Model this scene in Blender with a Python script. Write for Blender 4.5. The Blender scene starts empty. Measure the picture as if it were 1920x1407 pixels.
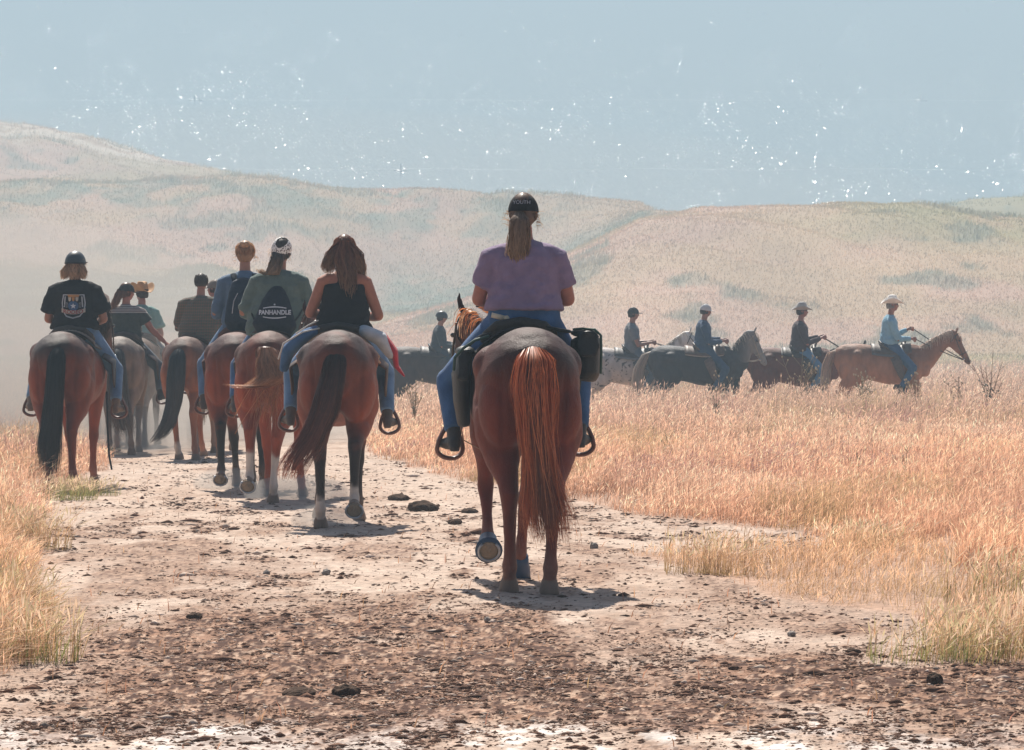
import bpy, math
import numpy as np
from mathutils import Vector, Matrix
from mathutils.bvhtree import BVHTree

# ------------------------------------------------------------------ scene, camera, light
scene = bpy.context.scene
COL = scene.collection
R = math.radians
FPX = 7000.0                      # focal length in pixels of a 1920 px wide frame
HOR = -70.0                       # row of the true horizon
PITCH = math.atan((703.5 - HOR) / FPX)
SLOPE = math.tan(math.atan((633 - 703.5) / FPX) + PITCH)    # the hillside the track runs down
CAMH = 1.475

cam = bpy.data.cameras.new('camera')
camo = bpy.data.objects.new('camera', cam)
COL.objects.link(camo)
scene.camera = camo
cam.sensor_width = 36
cam.lens = FPX / 1920 * 36
cam.clip_start = 0.5
cam.clip_end = 30000
camo.rotation_euler = (math.pi / 2 - PITCH, 0, 0)

SUN_EL, SUN_AZ = R(45), R(-8)    # azimuth from +Y towards +X
sdir = Vector((math.sin(SUN_AZ) * math.cos(SUN_EL), math.cos(SUN_AZ) * math.cos(SUN_EL), math.sin(SUN_EL)))
world = bpy.data.worlds.new('World')
scene.world = world
world.use_nodes = True
nt = world.node_tree
sky = nt.nodes.new('ShaderNodeTexSky')
sky.sky_type = 'NISHITA'
sky.sun_disc = False
sky.sun_elevation = SUN_EL
sky.sun_rotation = SUN_AZ
sky.air_density = 1.0
sky.dust_density = 1.5
nt.links.new(sky.outputs[0], nt.nodes['Background'].inputs[0])
nt.nodes['Background'].inputs[1].default_value = 0.065

sun = bpy.data.lights.new('sun', 'SUN')
sun.energy = 5.0
sun.angle = R(0.6)
sun.color = (1.0, 0.93, 0.84)
suno = bpy.data.objects.new('sun', sun)
COL.objects.link(suno)
suno.rotation_euler = sdir.to_track_quat('Z', 'Y').to_euler()

scene.view_settings.view_transform = 'Standard'
scene.view_settings.look = 'None'
scene.view_settings.exposure = 0.55
scene.view_settings.gamma = 1
try:
    scene.cycles.max_bounces = 8
    scene.cycles.volume_bounces = 0
    scene.cycles.transparent_max_bounces = 8
except Exception:
    pass

rng = np.random.default_rng(11)

# ------------------------------------------------------------------ helpers
CP, SP = math.cos(PITCH), math.sin(PITCH)

def proj(x, y, z):
    """world point -> pixel column, row (used only to lay out the land)"""
    dep = y * CP - z * SP
    up = y * SP + z * CP
    return 960 + FPX * x / dep, 703.5 - FPX * up / dep

def gp(px, row):
    """point of the track plane seen at a pixel"""
    dx = (px - 960) / FPX
    du = -(row - 703.5) / FPX
    d = Vector((dx, CP + du * SP, -SP + du * CP))
    t = -CAMH / (d.z + d.y * SLOPE)
    return d * t

def zrow(y, row):
    """height at distance y that shows at a row"""
    return -y * np.tan(PITCH + np.arctan((row - 703.5) / FPX))

def tag(o, label=None, cat=None, group=None, kind=None):
    if label: o['label'] = label
    if cat: o['category'] = cat
    if group: o['group'] = group
    if kind: o['kind'] = kind
    return o

def _hash(ix, iy, seed):
    n = (ix.astype(np.int64) * 374761393 + iy.astype(np.int64) * 668265263 + seed * 982451653) & 0x7fffffff
    n = ((n ^ (n >> 13)) * 1274126177) & 0x7fffffff
    n = n ^ (n >> 16)
    return (n & 0xffff) / 65535.0

def vnoise(x, y, seed=0):
    x = np.asarray(x, float); y = np.asarray(y, float)
    ix = np.floor(x); iy = np.floor(y)
    fx = x - ix; fy = y - iy
    fx = fx * fx * (3 - 2 * fx); fy = fy * fy * (3 - 2 * fy)
    a = _hash(ix, iy, seed); b = _hash(ix + 1, iy, seed)
    c = _hash(ix, iy + 1, seed); d = _hash(ix + 1, iy + 1, seed)
    return (a * (1 - fx) + b * fx) * (1 - fy) + (c * (1 - fx) + d * fx) * fy

def fbm(x, y, seed=0, octv=4):
    s = 0; a = 1; t = 0
    for k in range(octv):
        s = s + a * vnoise(x * 2 ** k, y * 2 ** k, seed + k * 17); t += a; a *= 0.5
    return s / t

def smooth(a, b, x):
    t = np.clip((x - a) / (b - a), 0, 1)
    return t * t * (3 - 2 * t)

def mk_mesh(name, V, F, mat=None, col=None, sm=False, parent=None, link=True):
    """V (n,3); F (m,k) array or list of tuples -> linked object"""
    me = bpy.data.meshes.new(name)
    if isinstance(F, np.ndarray):
        n, k = F.shape
        me.vertices.add(len(V)); me.vertices.foreach_set('co', np.asarray(V, np.float32).ravel())
        me.loops.add(n * k); me.loops.foreach_set('vertex_index', F.astype(np.int32).ravel())
        me.polygons.add(n); me.polygons.foreach_set('loop_start', np.arange(0, n * k, k, dtype=np.int32))
        me.update(calc_edges=True)
    else:
        me.from_pydata([tuple(map(float, v)) for v in V], [], [tuple(f) for f in F])
        me.update()
    if col is not None:
        setcol(me, col)
    if sm:
        me.polygons.foreach_set('use_smooth', [True] * len(me.polygons))
    if mat: me.materials.append(mat)
    o = bpy.data.objects.new(name, me)
    if link: COL.objects.link(o)
    if parent: o.parent = parent
    return o

def setcol(me, col):
    c = np.ones((len(me.vertices), 4), np.float32)
    c[:, :3] = np.asarray(col)[:, :3]
    at = me.color_attributes.new('Col', 'FLOAT_COLOR', 'POINT')
    at.data.foreach_set('color', c.ravel())

# ------------------------------------------------------------------ materials
_M = {}
def srgb(r, g, b):
    return tuple(((c / 255) / 12.92 if c / 255 < 0.04045 else (((c / 255) + 0.055) / 1.055) ** 2.4) for c in (r, g, b))

def mat(name, color=(.5, .5, .5), rough=.7, spec=.4, metal=0, sheen=0, attr=False, var=.15, vscale=8, bump=0, bscale=60,
        transl=0, coat=0, stretch=None):
    key = (name,)
    if key in _M: return _M[key]
    m = bpy.data.materials.new(name); m.use_nodes = True
    t = m.node_tree; N = t.nodes; L = t.links
    p = N['Principled BSDF']
    p.inputs['Roughness'].default_value = rough
    p.inputs['Specular IOR Level'].default_value = spec
    p.inputs['Metallic'].default_value = metal
    p.inputs['Sheen Weight'].default_value = sheen
    p.inputs['Coat Weight'].default_value = coat
    tc = N.new('ShaderNodeTexCoord')
    src = tc.outputs['Object']
    if stretch:
        mp = N.new('ShaderNodeMapping'); mp.inputs['Scale'].default_value = stretch
        L.new(src, mp.inputs[0]); src = mp.outputs[0]
    no = N.new('ShaderNodeTexNoise'); no.inputs['Scale'].default_value = vscale; no.inputs['Detail'].default_value = 5
    L.new(src, no.inputs['Vector'])
    mr = N.new('ShaderNodeMapRange'); mr.inputs['To Min'].default_value = 1 - var * 1.6; mr.inputs['To Max'].default_value = 1 + var * 1.6
    mr.inputs['From Min'].default_value = .2; mr.inputs['From Max'].default_value = .8
    L.new(no.outputs['Fac'], mr.inputs['Value'])
    mx = N.new('ShaderNodeMix'); mx.data_type = 'RGBA'; mx.blend_type = 'MULTIPLY'; mx.inputs[0].default_value = 1
    if attr:
        a = N.new('ShaderNodeAttribute'); a.attribute_name = 'Col'
        L.new(a.outputs['Color'], mx.inputs[6])
    else:
        mx.inputs[6].default_value = (*color, 1)
    L.new(mr.outputs[0], mx.inputs[7])
    L.new(mx.outputs[2], p.inputs['Base Color'])
    if bump:
        nb = N.new('ShaderNodeTexNoise'); nb.inputs['Scale'].default_value = bscale; nb.inputs['Detail'].default_value = 4
        L.new(src, nb.inputs['Vector'])
        bp = N.new('ShaderNodeBump'); bp.inputs['Strength'].default_value = min(1, bump); bp.inputs['Distance'].default_value = .01 * max(1, bump)
        L.new(nb.outputs['Fac'], bp.inputs['Height']); L.new(bp.outputs[0], p.inputs['Normal'])
    if transl:
        tr = N.new('ShaderNodeBsdfTranslucent'); L.new(mx.outputs[2], tr.inputs['Color'])
        ms = N.new('ShaderNodeMixShader'); ms.inputs[0].default_value = transl
        out = N['Material Output']
        L.new(p.outputs[0], ms.inputs[1]); L.new(tr.outputs[0], ms.inputs[2]); L.new(ms.outputs[0], out.inputs['Surface'])
    _M[key] = m
    return m

def coat_mat():
    # horse hair coat: colour from the vertex colours, fine vertical hair bump, slight gloss
    if ('coat',) in _M: return _M[('coat',)]
    m = mat('coat', attr=True, rough=.50, spec=.15, sheen=.04, var=.22, vscale=9, bump=.6, bscale=170, stretch=(1, 1, .35))
    m.node_tree.nodes['Principled BSDF'].inputs['Sheen Roughness'].default_value = .4
    return m

def hair_mat():
    return mat('hair_strands', attr=True, rough=.4, spec=.45, var=.1, vscale=30, transl=.45)

def cloth(name, c, **k):
    k.setdefault('var', .12); k.setdefault('vscale', 14); k.setdefault('bump', .6); k.setdefault('bscale', 45)
    k.setdefault('rough', .9); k.setdefault('spec', .2); k.setdefault('sheen', 0 if max(c) < .05 else .12)
    return mat(name, c, **k)

def leather(name, c):
    return mat(name, c, rough=.5, spec=.4, var=.25, vscale=18, bump=.4, bscale=90)

# ------------------------------------------------------------------ organic modelling: lofted limbs fused by a voxel remesh
class Body:
    def __init__(s):
        s.V = []; s.F = []; s.S = []     # segments: p0, p1, r0, r1, label, g0, g1
    def tube(s, pts, rad, n=14, side=(1, 0, 0), cap=1.0, label='', g=None, seg=True):
        pts = [Vector(p) for p in pts]
        rad = [(r, r) if not isinstance(r, (tuple, list)) else r for r in rad]
        side = Vector(side)
        rings = []
        for i, p in enumerate(pts):
            a = pts[max(0, i - 1)]; b = pts[min(len(pts) - 1, i + 1)]
            t = (b - a).normalized()
            sd = side - t * side.dot(t)
            if sd.length < 1e-3: sd = Vector((0, 1, 0)) - t * t.y
            sd.normalize()
            rings.append((p, rad[i][0], rad[i][1], sd, t.cross(sd), t))
        p, ra, rb, sd, ot, t = rings[0]
        m = min(ra, rb) * cap
        full = []
        for k, q in ((.95, .32), (.6, .78)):
            if cap > .02: full.append((p - t * m * k, ra * q, rb * q, sd, ot))
        if cap <= .02: full.append((p, ra * .5, rb * .5, sd, ot))
        full += [r[:5] for r in rings]
        p, ra, rb, sd, ot, t = rings[-1]
        m = min(ra, rb) * cap
        if cap > .02:
            for k, q in ((.6, .78), (.95, .32)): full.append((p + t * m * k, ra * q, rb * q, sd, ot))
        else: full.append((p, ra * .5, rb * .5, sd, ot))
        b0 = len(s.V)
        for (p, ra, rb, sd, ot) in full:
            for j in range(n):
                th = 2 * math.pi * j / n
                s.V.append(p + sd * (ra * math.cos(th)) + ot * (rb * math.sin(th)))
        nr = len(full)
        for i in range(nr - 1):
            for j in range(n):
                k = (j + 1) % n
                s.F.append((b0 + i * n + j, b0 + i * n + k, b0 + (i + 1) * n + k, b0 + (i + 1) * n + j))
        s.F.append(tuple(b0 + j for j in range(n))[::-1])
        s.F.append(tuple(b0 + (nr - 1) * n + j for j in range(n)))
        if seg:
            for i in range(len(pts) - 1):
                s.S.append((pts[i], pts[i + 1], max(rad[i]), max(rad[i + 1]), label, g[i] if g else 0, g[i + 1] if g else 0))
        return s
    def ball(s, c, r, n=12, label='', g=0, seg=True):
        """ellipsoid, r = (rx, ry, rz)"""
        if not isinstance(r, (tuple, list)): r = (r, r, r)
        b0 = len(s.V); m = n // 2 + 1
        for i in range(1, m):
            ph = math.pi * i / m
            for j in range(n):
                th = 2 * math.pi * j / n
                s.V.append(Vector((c[0] + r[0] * math.sin(ph) * math.cos(th), c[1] + r[1] * math.sin(ph) * math.sin(th), c[2] + r[2] * math.cos(ph))))
        s.V.append(Vector((c[0], c[1], c[2] + r[2]))); s.V.append(Vector((c[0], c[1], c[2] - r[2])))
        top = len(s.V) - 2; bot = top + 1
        for i in range(m - 2):
            for j in range(n):
                k = (j + 1) % n
                s.F.append((b0 + i * n + j, b0 + (i + 1) * n + j, b0 + (i + 1) * n + k, b0 + i * n + k))
        for j in range(n):
            k = (j + 1) % n
            s.F.append((top, b0 + j, b0 + k)); s.F.append((bot, b0 + (m - 2) * n + k, b0 + (m - 2) * n + j))
        if seg:
            c = Vector(c); s.S.append((c, c + Vector((0, 0, 1e-3)), max(r), max(r), label, g, g))
        return s
    def xf(s, M, i0=0, j0=0):
        for i in range(i0, len(s.V)): s.V[i] = M @ s.V[i]
        for j in range(j0, len(s.S)):
            a = s.S[j]; s.S[j] = (M @ a[0], M @ a[1], *a[2:])
        return s
    def fused(s, name, material, voxel=.015, it=4, parent=None):
        me = bpy.data.meshes.new('tmp'); me.from_pydata([tuple(v) for v in s.V], [], s.F)
        o = bpy.data.objects.new('tmp', me); COL.objects.link(o)
        m = o.modifiers.new('r', 'REMESH'); m.mode = 'VOXEL'; m.voxel_size = voxel
        if it:
            m2 = o.modifiers.new('s', 'SMOOTH'); m2.factor = .5; m2.iterations = it
        dg = bpy.context.evaluated_depsgraph_get()
        me2 = bpy.data.meshes.new_from_object(o.evaluated_get(dg))
        bpy.data.objects.remove(o); bpy.data.meshes.remove(me)
        me2.name = name
        me2.materials.clear(); me2.materials.append(material)
        me2.polygons.foreach_set('use_smooth', [True] * len(me2.polygons))
        r = bpy.data.objects.new(name, me2); COL.objects.link(r)
        if parent: r.parent = parent
        return r
    def plain(s, name, material, parent=None, sm=True):
        return mk_mesh(name, s.V, s.F, material, sm=sm, parent=parent)
    def nearest(s, P):
        """for each vertex the label and value of the closest limb"""
        best = np.full(len(P), 1e9); lab = np.zeros(len(P), int); gv = np.zeros(len(P))
        names = []
        for (a, b, r0, r1, l, g0, g1) in s.S:
            if l not in names: names.append(l)
            a = np.array(a); d = np.array(b) - a
            t = np.clip(((P - a) @ d) / max(1e-9, d @ d), 0, 1)
            q = np.linalg.norm(P - (a + t[:, None] * d), axis=1) / (r0 + (r1 - r0) * t)
            w = q < best
            best[w] = q[w]; lab[w] = names.index(l); gv[w] = (g0 + (g1 - g0) * t)[w]
        return names, lab, gv

def coords(me):
    a = np.empty(len(me.vertices) * 3, np.float32); me.vertices.foreach_get('co', a)
    return a.reshape(-1, 3)

def strands(path, rad, n, c_root, c_tip, name, parent=None, seed=0, width=.006, spread_tip=1.0, core=.75, streak=None, wave=.0,
            flat=1.0, length=(.6, 1.0), tipfrac=.6):
    """a bundle of hair: a solid core plus n ribbon strands that follow a path with changing radius"""
    g = np.random.default_rng(seed + 5)
    path = np.array([tuple(p) for p in path], float); rad = np.array(rad, float)
    seglen = np.r_[0, np.cumsum(np.linalg.norm(np.diff(path, axis=0), axis=1))]
    def at(s):
        s = np.clip(s, 0, 1) * seglen[-1]
        return np.stack([np.interp(s, seglen, path[:, i]) for i in range(3)], -1), np.interp(s, seglen, rad)
    V = []; C = []; Q = []
    K = 12
    side = np.array([1., 0, 0]); oth = np.array([0, 1., 0])
    for k in range(n):
        th = g.uniform(0, 2 * math.pi); rr = math.sqrt(g.uniform(.25, 1))
        L = g.uniform(*length)
        s = np.linspace(0, L, K)
        p, r = at(s)
        tp = smooth(tipfrac, 1, s)
        th_s = th + g.normal(0, .25) * s
        fr = rr * r * (1 + tp * (spread_tip - 1) * g.uniform(.3, 1))
        wv = wave * np.sin(s * g.uniform(9, 14) + g.uniform(0, 6)) * (s > .15)
        q = p + side * (np.cos(th_s) * fr + wv)[:, None] + oth * (np.sin(th_s) * fr * flat)[:, None]
        w = width * g.uniform(.5, 1.3) * (1 - .75 * (s / L) ** 2)
        wd = side * math.cos(th + 1.57) + oth * math.sin(th + 1.57)
        wd = wd + side * g.normal(0, .4)
        wd /= np.linalg.norm(wd) + 1e-9
        b = len(V) * 1
        a_ = q - wd * w[:, None]; b_ = q + wd * w[:, None]
        base = 2 * K * k
        V.append(np.stack([a_, b_], 1).reshape(-1, 3))
        cr = np.array(c_root) * g.uniform(.6, 1.4); ct = np.array(c_tip) * g.uniform(.6, 1.4)
        if streak is not None and abs(math.cos(th)) < streak[0] * (1.6 - rr): cr = np.array(streak[1]); ct = ct * .5 + np.array(streak[1]) * .5
        cc = cr[None] * (1 - s / 1)[:, None] + ct[None] * (s / 1)[:, None]
        C.append(np.repeat(cc, 2, 0))
        i = np.arange(K - 1) * 2 + base
        Q.append(np.stack([i, i + 1, i + 3, i + 2], 1))
    V = np.concatenate(V); C = np.concatenate(C); Q = np.concatenate(Q)
    if core > 0:
        m = 10; n0 = len(V); s = np.linspace(0, .93, 14)
        p, r = at(s)
        r = r * core * (1 - smooth(.55, 1, s) * .8)
        th = np.arange(m) / m * 2 * math.pi
        ring = p[:, None] + side * (np.cos(th)[None] * r[:, None])[..., None] + oth * (np.sin(th)[None] * r[:, None] * flat)[..., None]
        V = np.concatenate([V, ring.reshape(-1, 3)])
        cc = np.array(c_root)[None] * (1 - s)[:, None] + np.array(c_tip)[None] * s[:, None]
        if streak is not None: cc = cc * .4 + np.array(streak[1]) * .6
        C = np.concatenate([C, np.repeat(cc * .6, m, 0)])
        i, j = np.meshgrid(np.arange(13), np.arange(m), indexing='ij')
        jj = (j + 1) % m
        Q = np.concatenate([Q, (n0 + np.stack([i * m + j, i * m + jj, (i + 1) * m + jj, (i + 1) * m + j], -1)).reshape(-1, 4)])
    return mk_mesh(name, V, Q, hair_mat(), col=C, sm=True, parent=parent)
# ------------------------------------------------------------------ the land
_PX = np.array([-3000, 0, 200, 330, 450, 560, 700, 850, 1000, 1100, 1200, 1300, 1400, 1600, 1700, 1800, 1920, 2400, 6000.])
def _t(*v): return np.array(v, float)
_K = {
 115: None,
 190: _t(*[662, 662, 664, 664, 662, 660, 658, 656, 655, 655, 655, 655, 655, 655, 655, 655, 655, 655, 655]),
 260: _t(*[560, 545, 545, 545, 552, 565, 610, 560, 500, 450, 402, 388, 384, 388, 395, 412, 426, 480, 560]),
 290: _t(*[530, 510, 510, 512, 520, 535, 585, 585, 522, 466, 410, 402, 400, 404, 412, 430, 446, 500, 580]),
 370: _t(*[345, 335, 337, 340, 343, 347, 356, 364, 369, 373, 379, 440, 470, 480, 480, 480, 480, 520, 600]),
 430: _t(*[340, 332, 338, 346, 352, 370, 420, 470, 490, 495, 500, 500, 500, 440, 402, 385, 374, 360, 380]),
 520: _t(*[120, 224, 262, 300, 330, 352, 420, 460, 470, 480, 480, 480, 480, 470, 440, 420, 405, 400, 420]),
 660: _t(*[360, 360, 380, 400, 410, 420, 430, 440, 440, 440, 440, 440, 440, 440, 440, 440, 440, 440, 440]),
}
LAKE_Z = -30.0
def pxof(x, y): return 960 + FPX * x / np.maximum(y, 9.0)

def path_edges(row):
    L = np.interp(row, [640, 720, 760, 800, 850, 885, 905, 925, 950, 980, 1000, 1040, 1100, 1150, 1240, 1262, 1290, 1407, 1600],
                  [280, 268, 255, 235, 205, 180, 135, 112, 92, 62, 60, 54, 62, 72, 75, 25, -60, -160, -400])
    Rr = np.interp(row, [640, 716, 742, 800, 850, 880, 905, 925, 945, 970, 985, 1005, 1020, 1034, 1042, 1060, 1085, 1110, 1130, 1150, 1165, 1235, 1262, 1290, 1600],
                   [150, 150, 610, 655, 690, 770, 870, 960, 1075, 1190, 1300, 1500, 1570, 1560, 1190, 1230, 1320, 1380, 1440, 1560, 1715, 1770, 1960, 2200, 2600])
    return L, Rr

def path_mask(x, y):
    row = 633 + CAMH * FPX / np.maximum(y, 5)
    px = pxof(x, y)
    L, Rr = path_edges(row)
    wob = (fbm(x * 2.2, y * 1.1, 3) - .5) * 90 + (fbm(x * 9, y * 5, 4) - .5) * 50
    sc = 18
    m = smooth(-sc, sc, px - L + wob * .8) * smooth(-sc, sc, Rr - px + wob)
    return m

def land_z(x, y):
    x = np.asarray(x, float); y = np.asarray(y, float)
    x, y = np.broadcast_arrays(x, y)
    px = pxof(x, y)
    z = -CAMH - SLOPE * y
    ys = sorted(_K)
    rows = {k: (np.interp(px, _PX, _K[k]) if _K[k] is not None else np.full(x.shape, 633 + CAMH * FPX / 115.0)) for k in ys}
    for a, b in zip(ys[:-1], ys[1:]):
        w = (y > a) & (y <= b)
        t = (y - a) / (b - a)
        if a == 115: t = t ** 1.1
        elif a == 190: t = 1 - (1 - np.clip(t, 0, 1)) ** 1.6
        else: t = t * t * (3 - 2 * t)
        r = rows[a] + (rows[b] - rows[a]) * t
        z = np.where(w, zrow(y, r), z)
    z = np.where(y > ys[-1], zrow(ys[-1], rows[660]) - (y - 660) * .1, z)
    z = z + smooth(150, 260, y) * ((fbm(x / 16, y / 26, 21) - .5) * 1.8 + (np.abs(fbm((x + y * .35) / 11, y / 60, 23) - .5) - .12) * 3.2 * smooth(195, 240, y) + (fbm(x / 4, y / 7, 22) - .5) * .5)
    z = z - .33 * np.exp(-((y - 76) / 4.5) ** 2) * smooth(700, 800, px)
    z = z + smooth(100, 60, y) * (1 - np.clip(path_mask(x, y), 0, 1)) * (fbm(x * .7, y * .5, 9) - .45) * .06
    return z

def ground_details():
    cols = np.concatenate([np.linspace(-9000, -2500, 8), np.linspace(-2400, -360, 60), np.linspace(-350, 2270, 520), np.linspace(2300, 4400, 60), np.linspace(4500, 11000, 8)])
    ys = np.concatenate([np.linspace(-14, 8.5, 12), 9 * (115 / 9) ** np.linspace(0, 1, 860), np.linspace(116, 700, 330)])
    Y, P = np.meshgrid(ys, cols, indexing='ij')
    X = (P - 960) / FPX * np.maximum(Y, 9.0)
    Z = land_z(X, Y)
    pm = path_mask(X, Y)
    row = 633 + CAMH * FPX / np.maximum(Y, 5)
    px = pxof(X, Y)
    # churned dark debris on the track
    n4 = fbm(X * 60, Y * 24, 34)
    st = 90 * smooth(980, 1120, px) + 50 * smooth(420, 200, px)
    band = smooth(1070, 1200, row - st) * smooth(1420, 1330, row) * smooth(-150, 480, px + (row - 1150) * 1.0)
    n1 = fbm(X * 1.6, Y * .9, 31); n2 = fbm(X * 7, Y * 3.2, 32); n3 = fbm(X * 26, Y * 11, 33)
    deb = np.clip(band * .95 + (n1 - .5) * 1.5 + (fbm(X * 3.2, Y * 1.3, 35) - .5) * .8 - .20, 0, 1)
    deb = np.maximum(deb, .22 * smooth(.5, .66, n1) * smooth(960, 1080, row))
    deb = np.maximum(deb, .38 * smooth(.57, .66, fbm(X * 3, Y * 1.1, 71)) * smooth(900, 1020, row))
    deb = np.maximum(deb, .36 * smooth(.54, .64, fbm(X * 2.2, Y * .35, 72)) * smooth(880, 1000, row))
    d = np.clip(deb * 1.25 * smooth(.38, .56, n2 * .34 + n3 * .33 + n4 * .33 + deb * .12), 0, 1) * pm
    near = smooth(70, 20, Y)
    Z = Z + pm * near * ((n3 - .5) * .017 + (n4 - .5) * .008 + (n2 - .5) * .024) * (.5 + deb) 
    pale = np.array([.54, .43, .35]); pale2 = np.array([.40, .285, .215]); dark = np.array([.115, .055, .034]); wet_glare = np.array([.66, .60, .55])
    straw = np.array([.40, .26, .185])
    mixn = fbm(X * 4, Y * 1.6, 41)[..., None]
    c = pale * mixn + pale2 * (1 - mixn)
    n4 = fbm(X * 60, Y * 24, 34)
    c = c * (.55 + .5 * n3 + .4 * n4)[..., None]
    w = (smooth(1300, 1390, row) * smooth(.50, .56, n1 * .45 + n2 * .35 + n3 * .2))[..., None]
    c = c * (1 - w) + wet_glare * w  # sun glare on wet earth, painted as pale colour
    mid = np.array([.27, .14, .082])
    dm = np.clip(deb * 1.5 * smooth(.25, .6, n2 * .5 + n1 * .5 + deb * .2), 0, .85)[..., None] * pm[..., None]
    c = c * (1 - dm) + mid * (.7 + .6 * n4[..., None]) * dm
    chips = (smooth(.54, .60, n3 * .55 + n4 * .45 + deb * .07) * np.clip(deb * 1.8, 0, 1) * pm)[..., None]
    c = c * (1 - chips) + np.array([.070, .030, .018]) * chips
    lt = (smooth(.62, .68, fbm(X * 33, Y * 12, 36) + .0) * np.clip(deb * 1.5, 0, 1) * pm * .7)[..., None]
    c = c * (1 - lt) + np.array([.56, .39, .28]) * lt
    g = (1 - pm)[..., None]
    c = c * (1 - g) + straw * (.75 + .5 * n2[..., None]) * g
    # beyond the field: hill sward
    hc = hill_color(X, Y)
    f = smooth(110, 190, Y)[..., None]
    c = c * (1 - f) + hc * f
    nr, nc = Y.shape
    idx = np.arange(nr * nc).reshape(nr, nc)
    F = np.stack([idx[:-1, :-1], idx[:-1, 1:], idx[1:, 1:], idx[1:, :-1]], -1).reshape(-1, 4)
    V = np.stack([X, Y, Z], -1).reshape(-1, 3)
    m = mat('earth', attr=True, rough=.92, spec=.15, var=.22, vscale=14, bump=2.0, bscale=38)
    o = mk_mesh('ground', V, F, m, col=np.clip(c.reshape(-1, 3), 0.01, .9), sm=True)
    tag(o, 'pale dirt track and dry hillside under the riders', 'ground', kind='structure')

def hill_color(X, Y):
    px = pxof(X, Y)
    straw = np.array([.42, .29, .18]); pinkish = np.array([.46, .295, .215]); olive = np.array([.27, .25, .11]); sage = np.array([.15, .19, .14]); palec = np.array([.62, .52, .42])
    n = fbm(X / 9, Y / 16, 51); n2 = fbm(X / 3, Y / 5, 52); n3 = fbm(X / 22, Y / 34, 53)
    c = (straw + (pinkish - straw) * smooth(.35, .65, n)[..., None]) * (.72 + .56 * fbm(X / 7, Y / 30, 59))[..., None]
    ol = smooth(1350, 1750, px) * smooth(225, 250, Y) * .8 + smooth(.56, .66, n3) * .4
    ol = np.maximum(ol, smooth(195, 175, Y) * smooth(125, 150, Y) * .7)
    ol = np.clip(ol * smooth(.3, .6, n2 * .5 + n * .5 + .1), 0, 1)[..., None]
    c = c * (1 - ol) + olive * ol
    gl = smooth(272, 288, Y) * smooth(345, 300, Y) * smooth(650, 760, px) * smooth(1260, 1180, px)
    gl = np.maximum(gl, .8 * smooth(330, 345, Y) * smooth(376, 366, Y) * smooth(.4, .6, n2) * smooth(1200, 900, px))
    gl = np.maximum(gl, .75 * smooth(700, 300, px) * smooth(205, 235, Y) * smooth(300, 270, Y) * smooth(.38, .6, n3))
    gl = np.maximum(gl, .6 * smooth(.62, .70, fbm(X / 5, Y / 9, 55)))
    gl = np.clip(gl * (.3 + 1.2 * fbm(X / 1.2, Y / 2.5, 58)) * 1.0, 0, .92)[..., None]
    c = c * (1 - gl) + sage * gl
    pl = (smooth(465, 500, Y) * smooth(.5, .6, fbm(X / 6, Y / 5, 57)) * .9)[..., None]
    c = c * (1 - pl) + palec * pl
    return c

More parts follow.
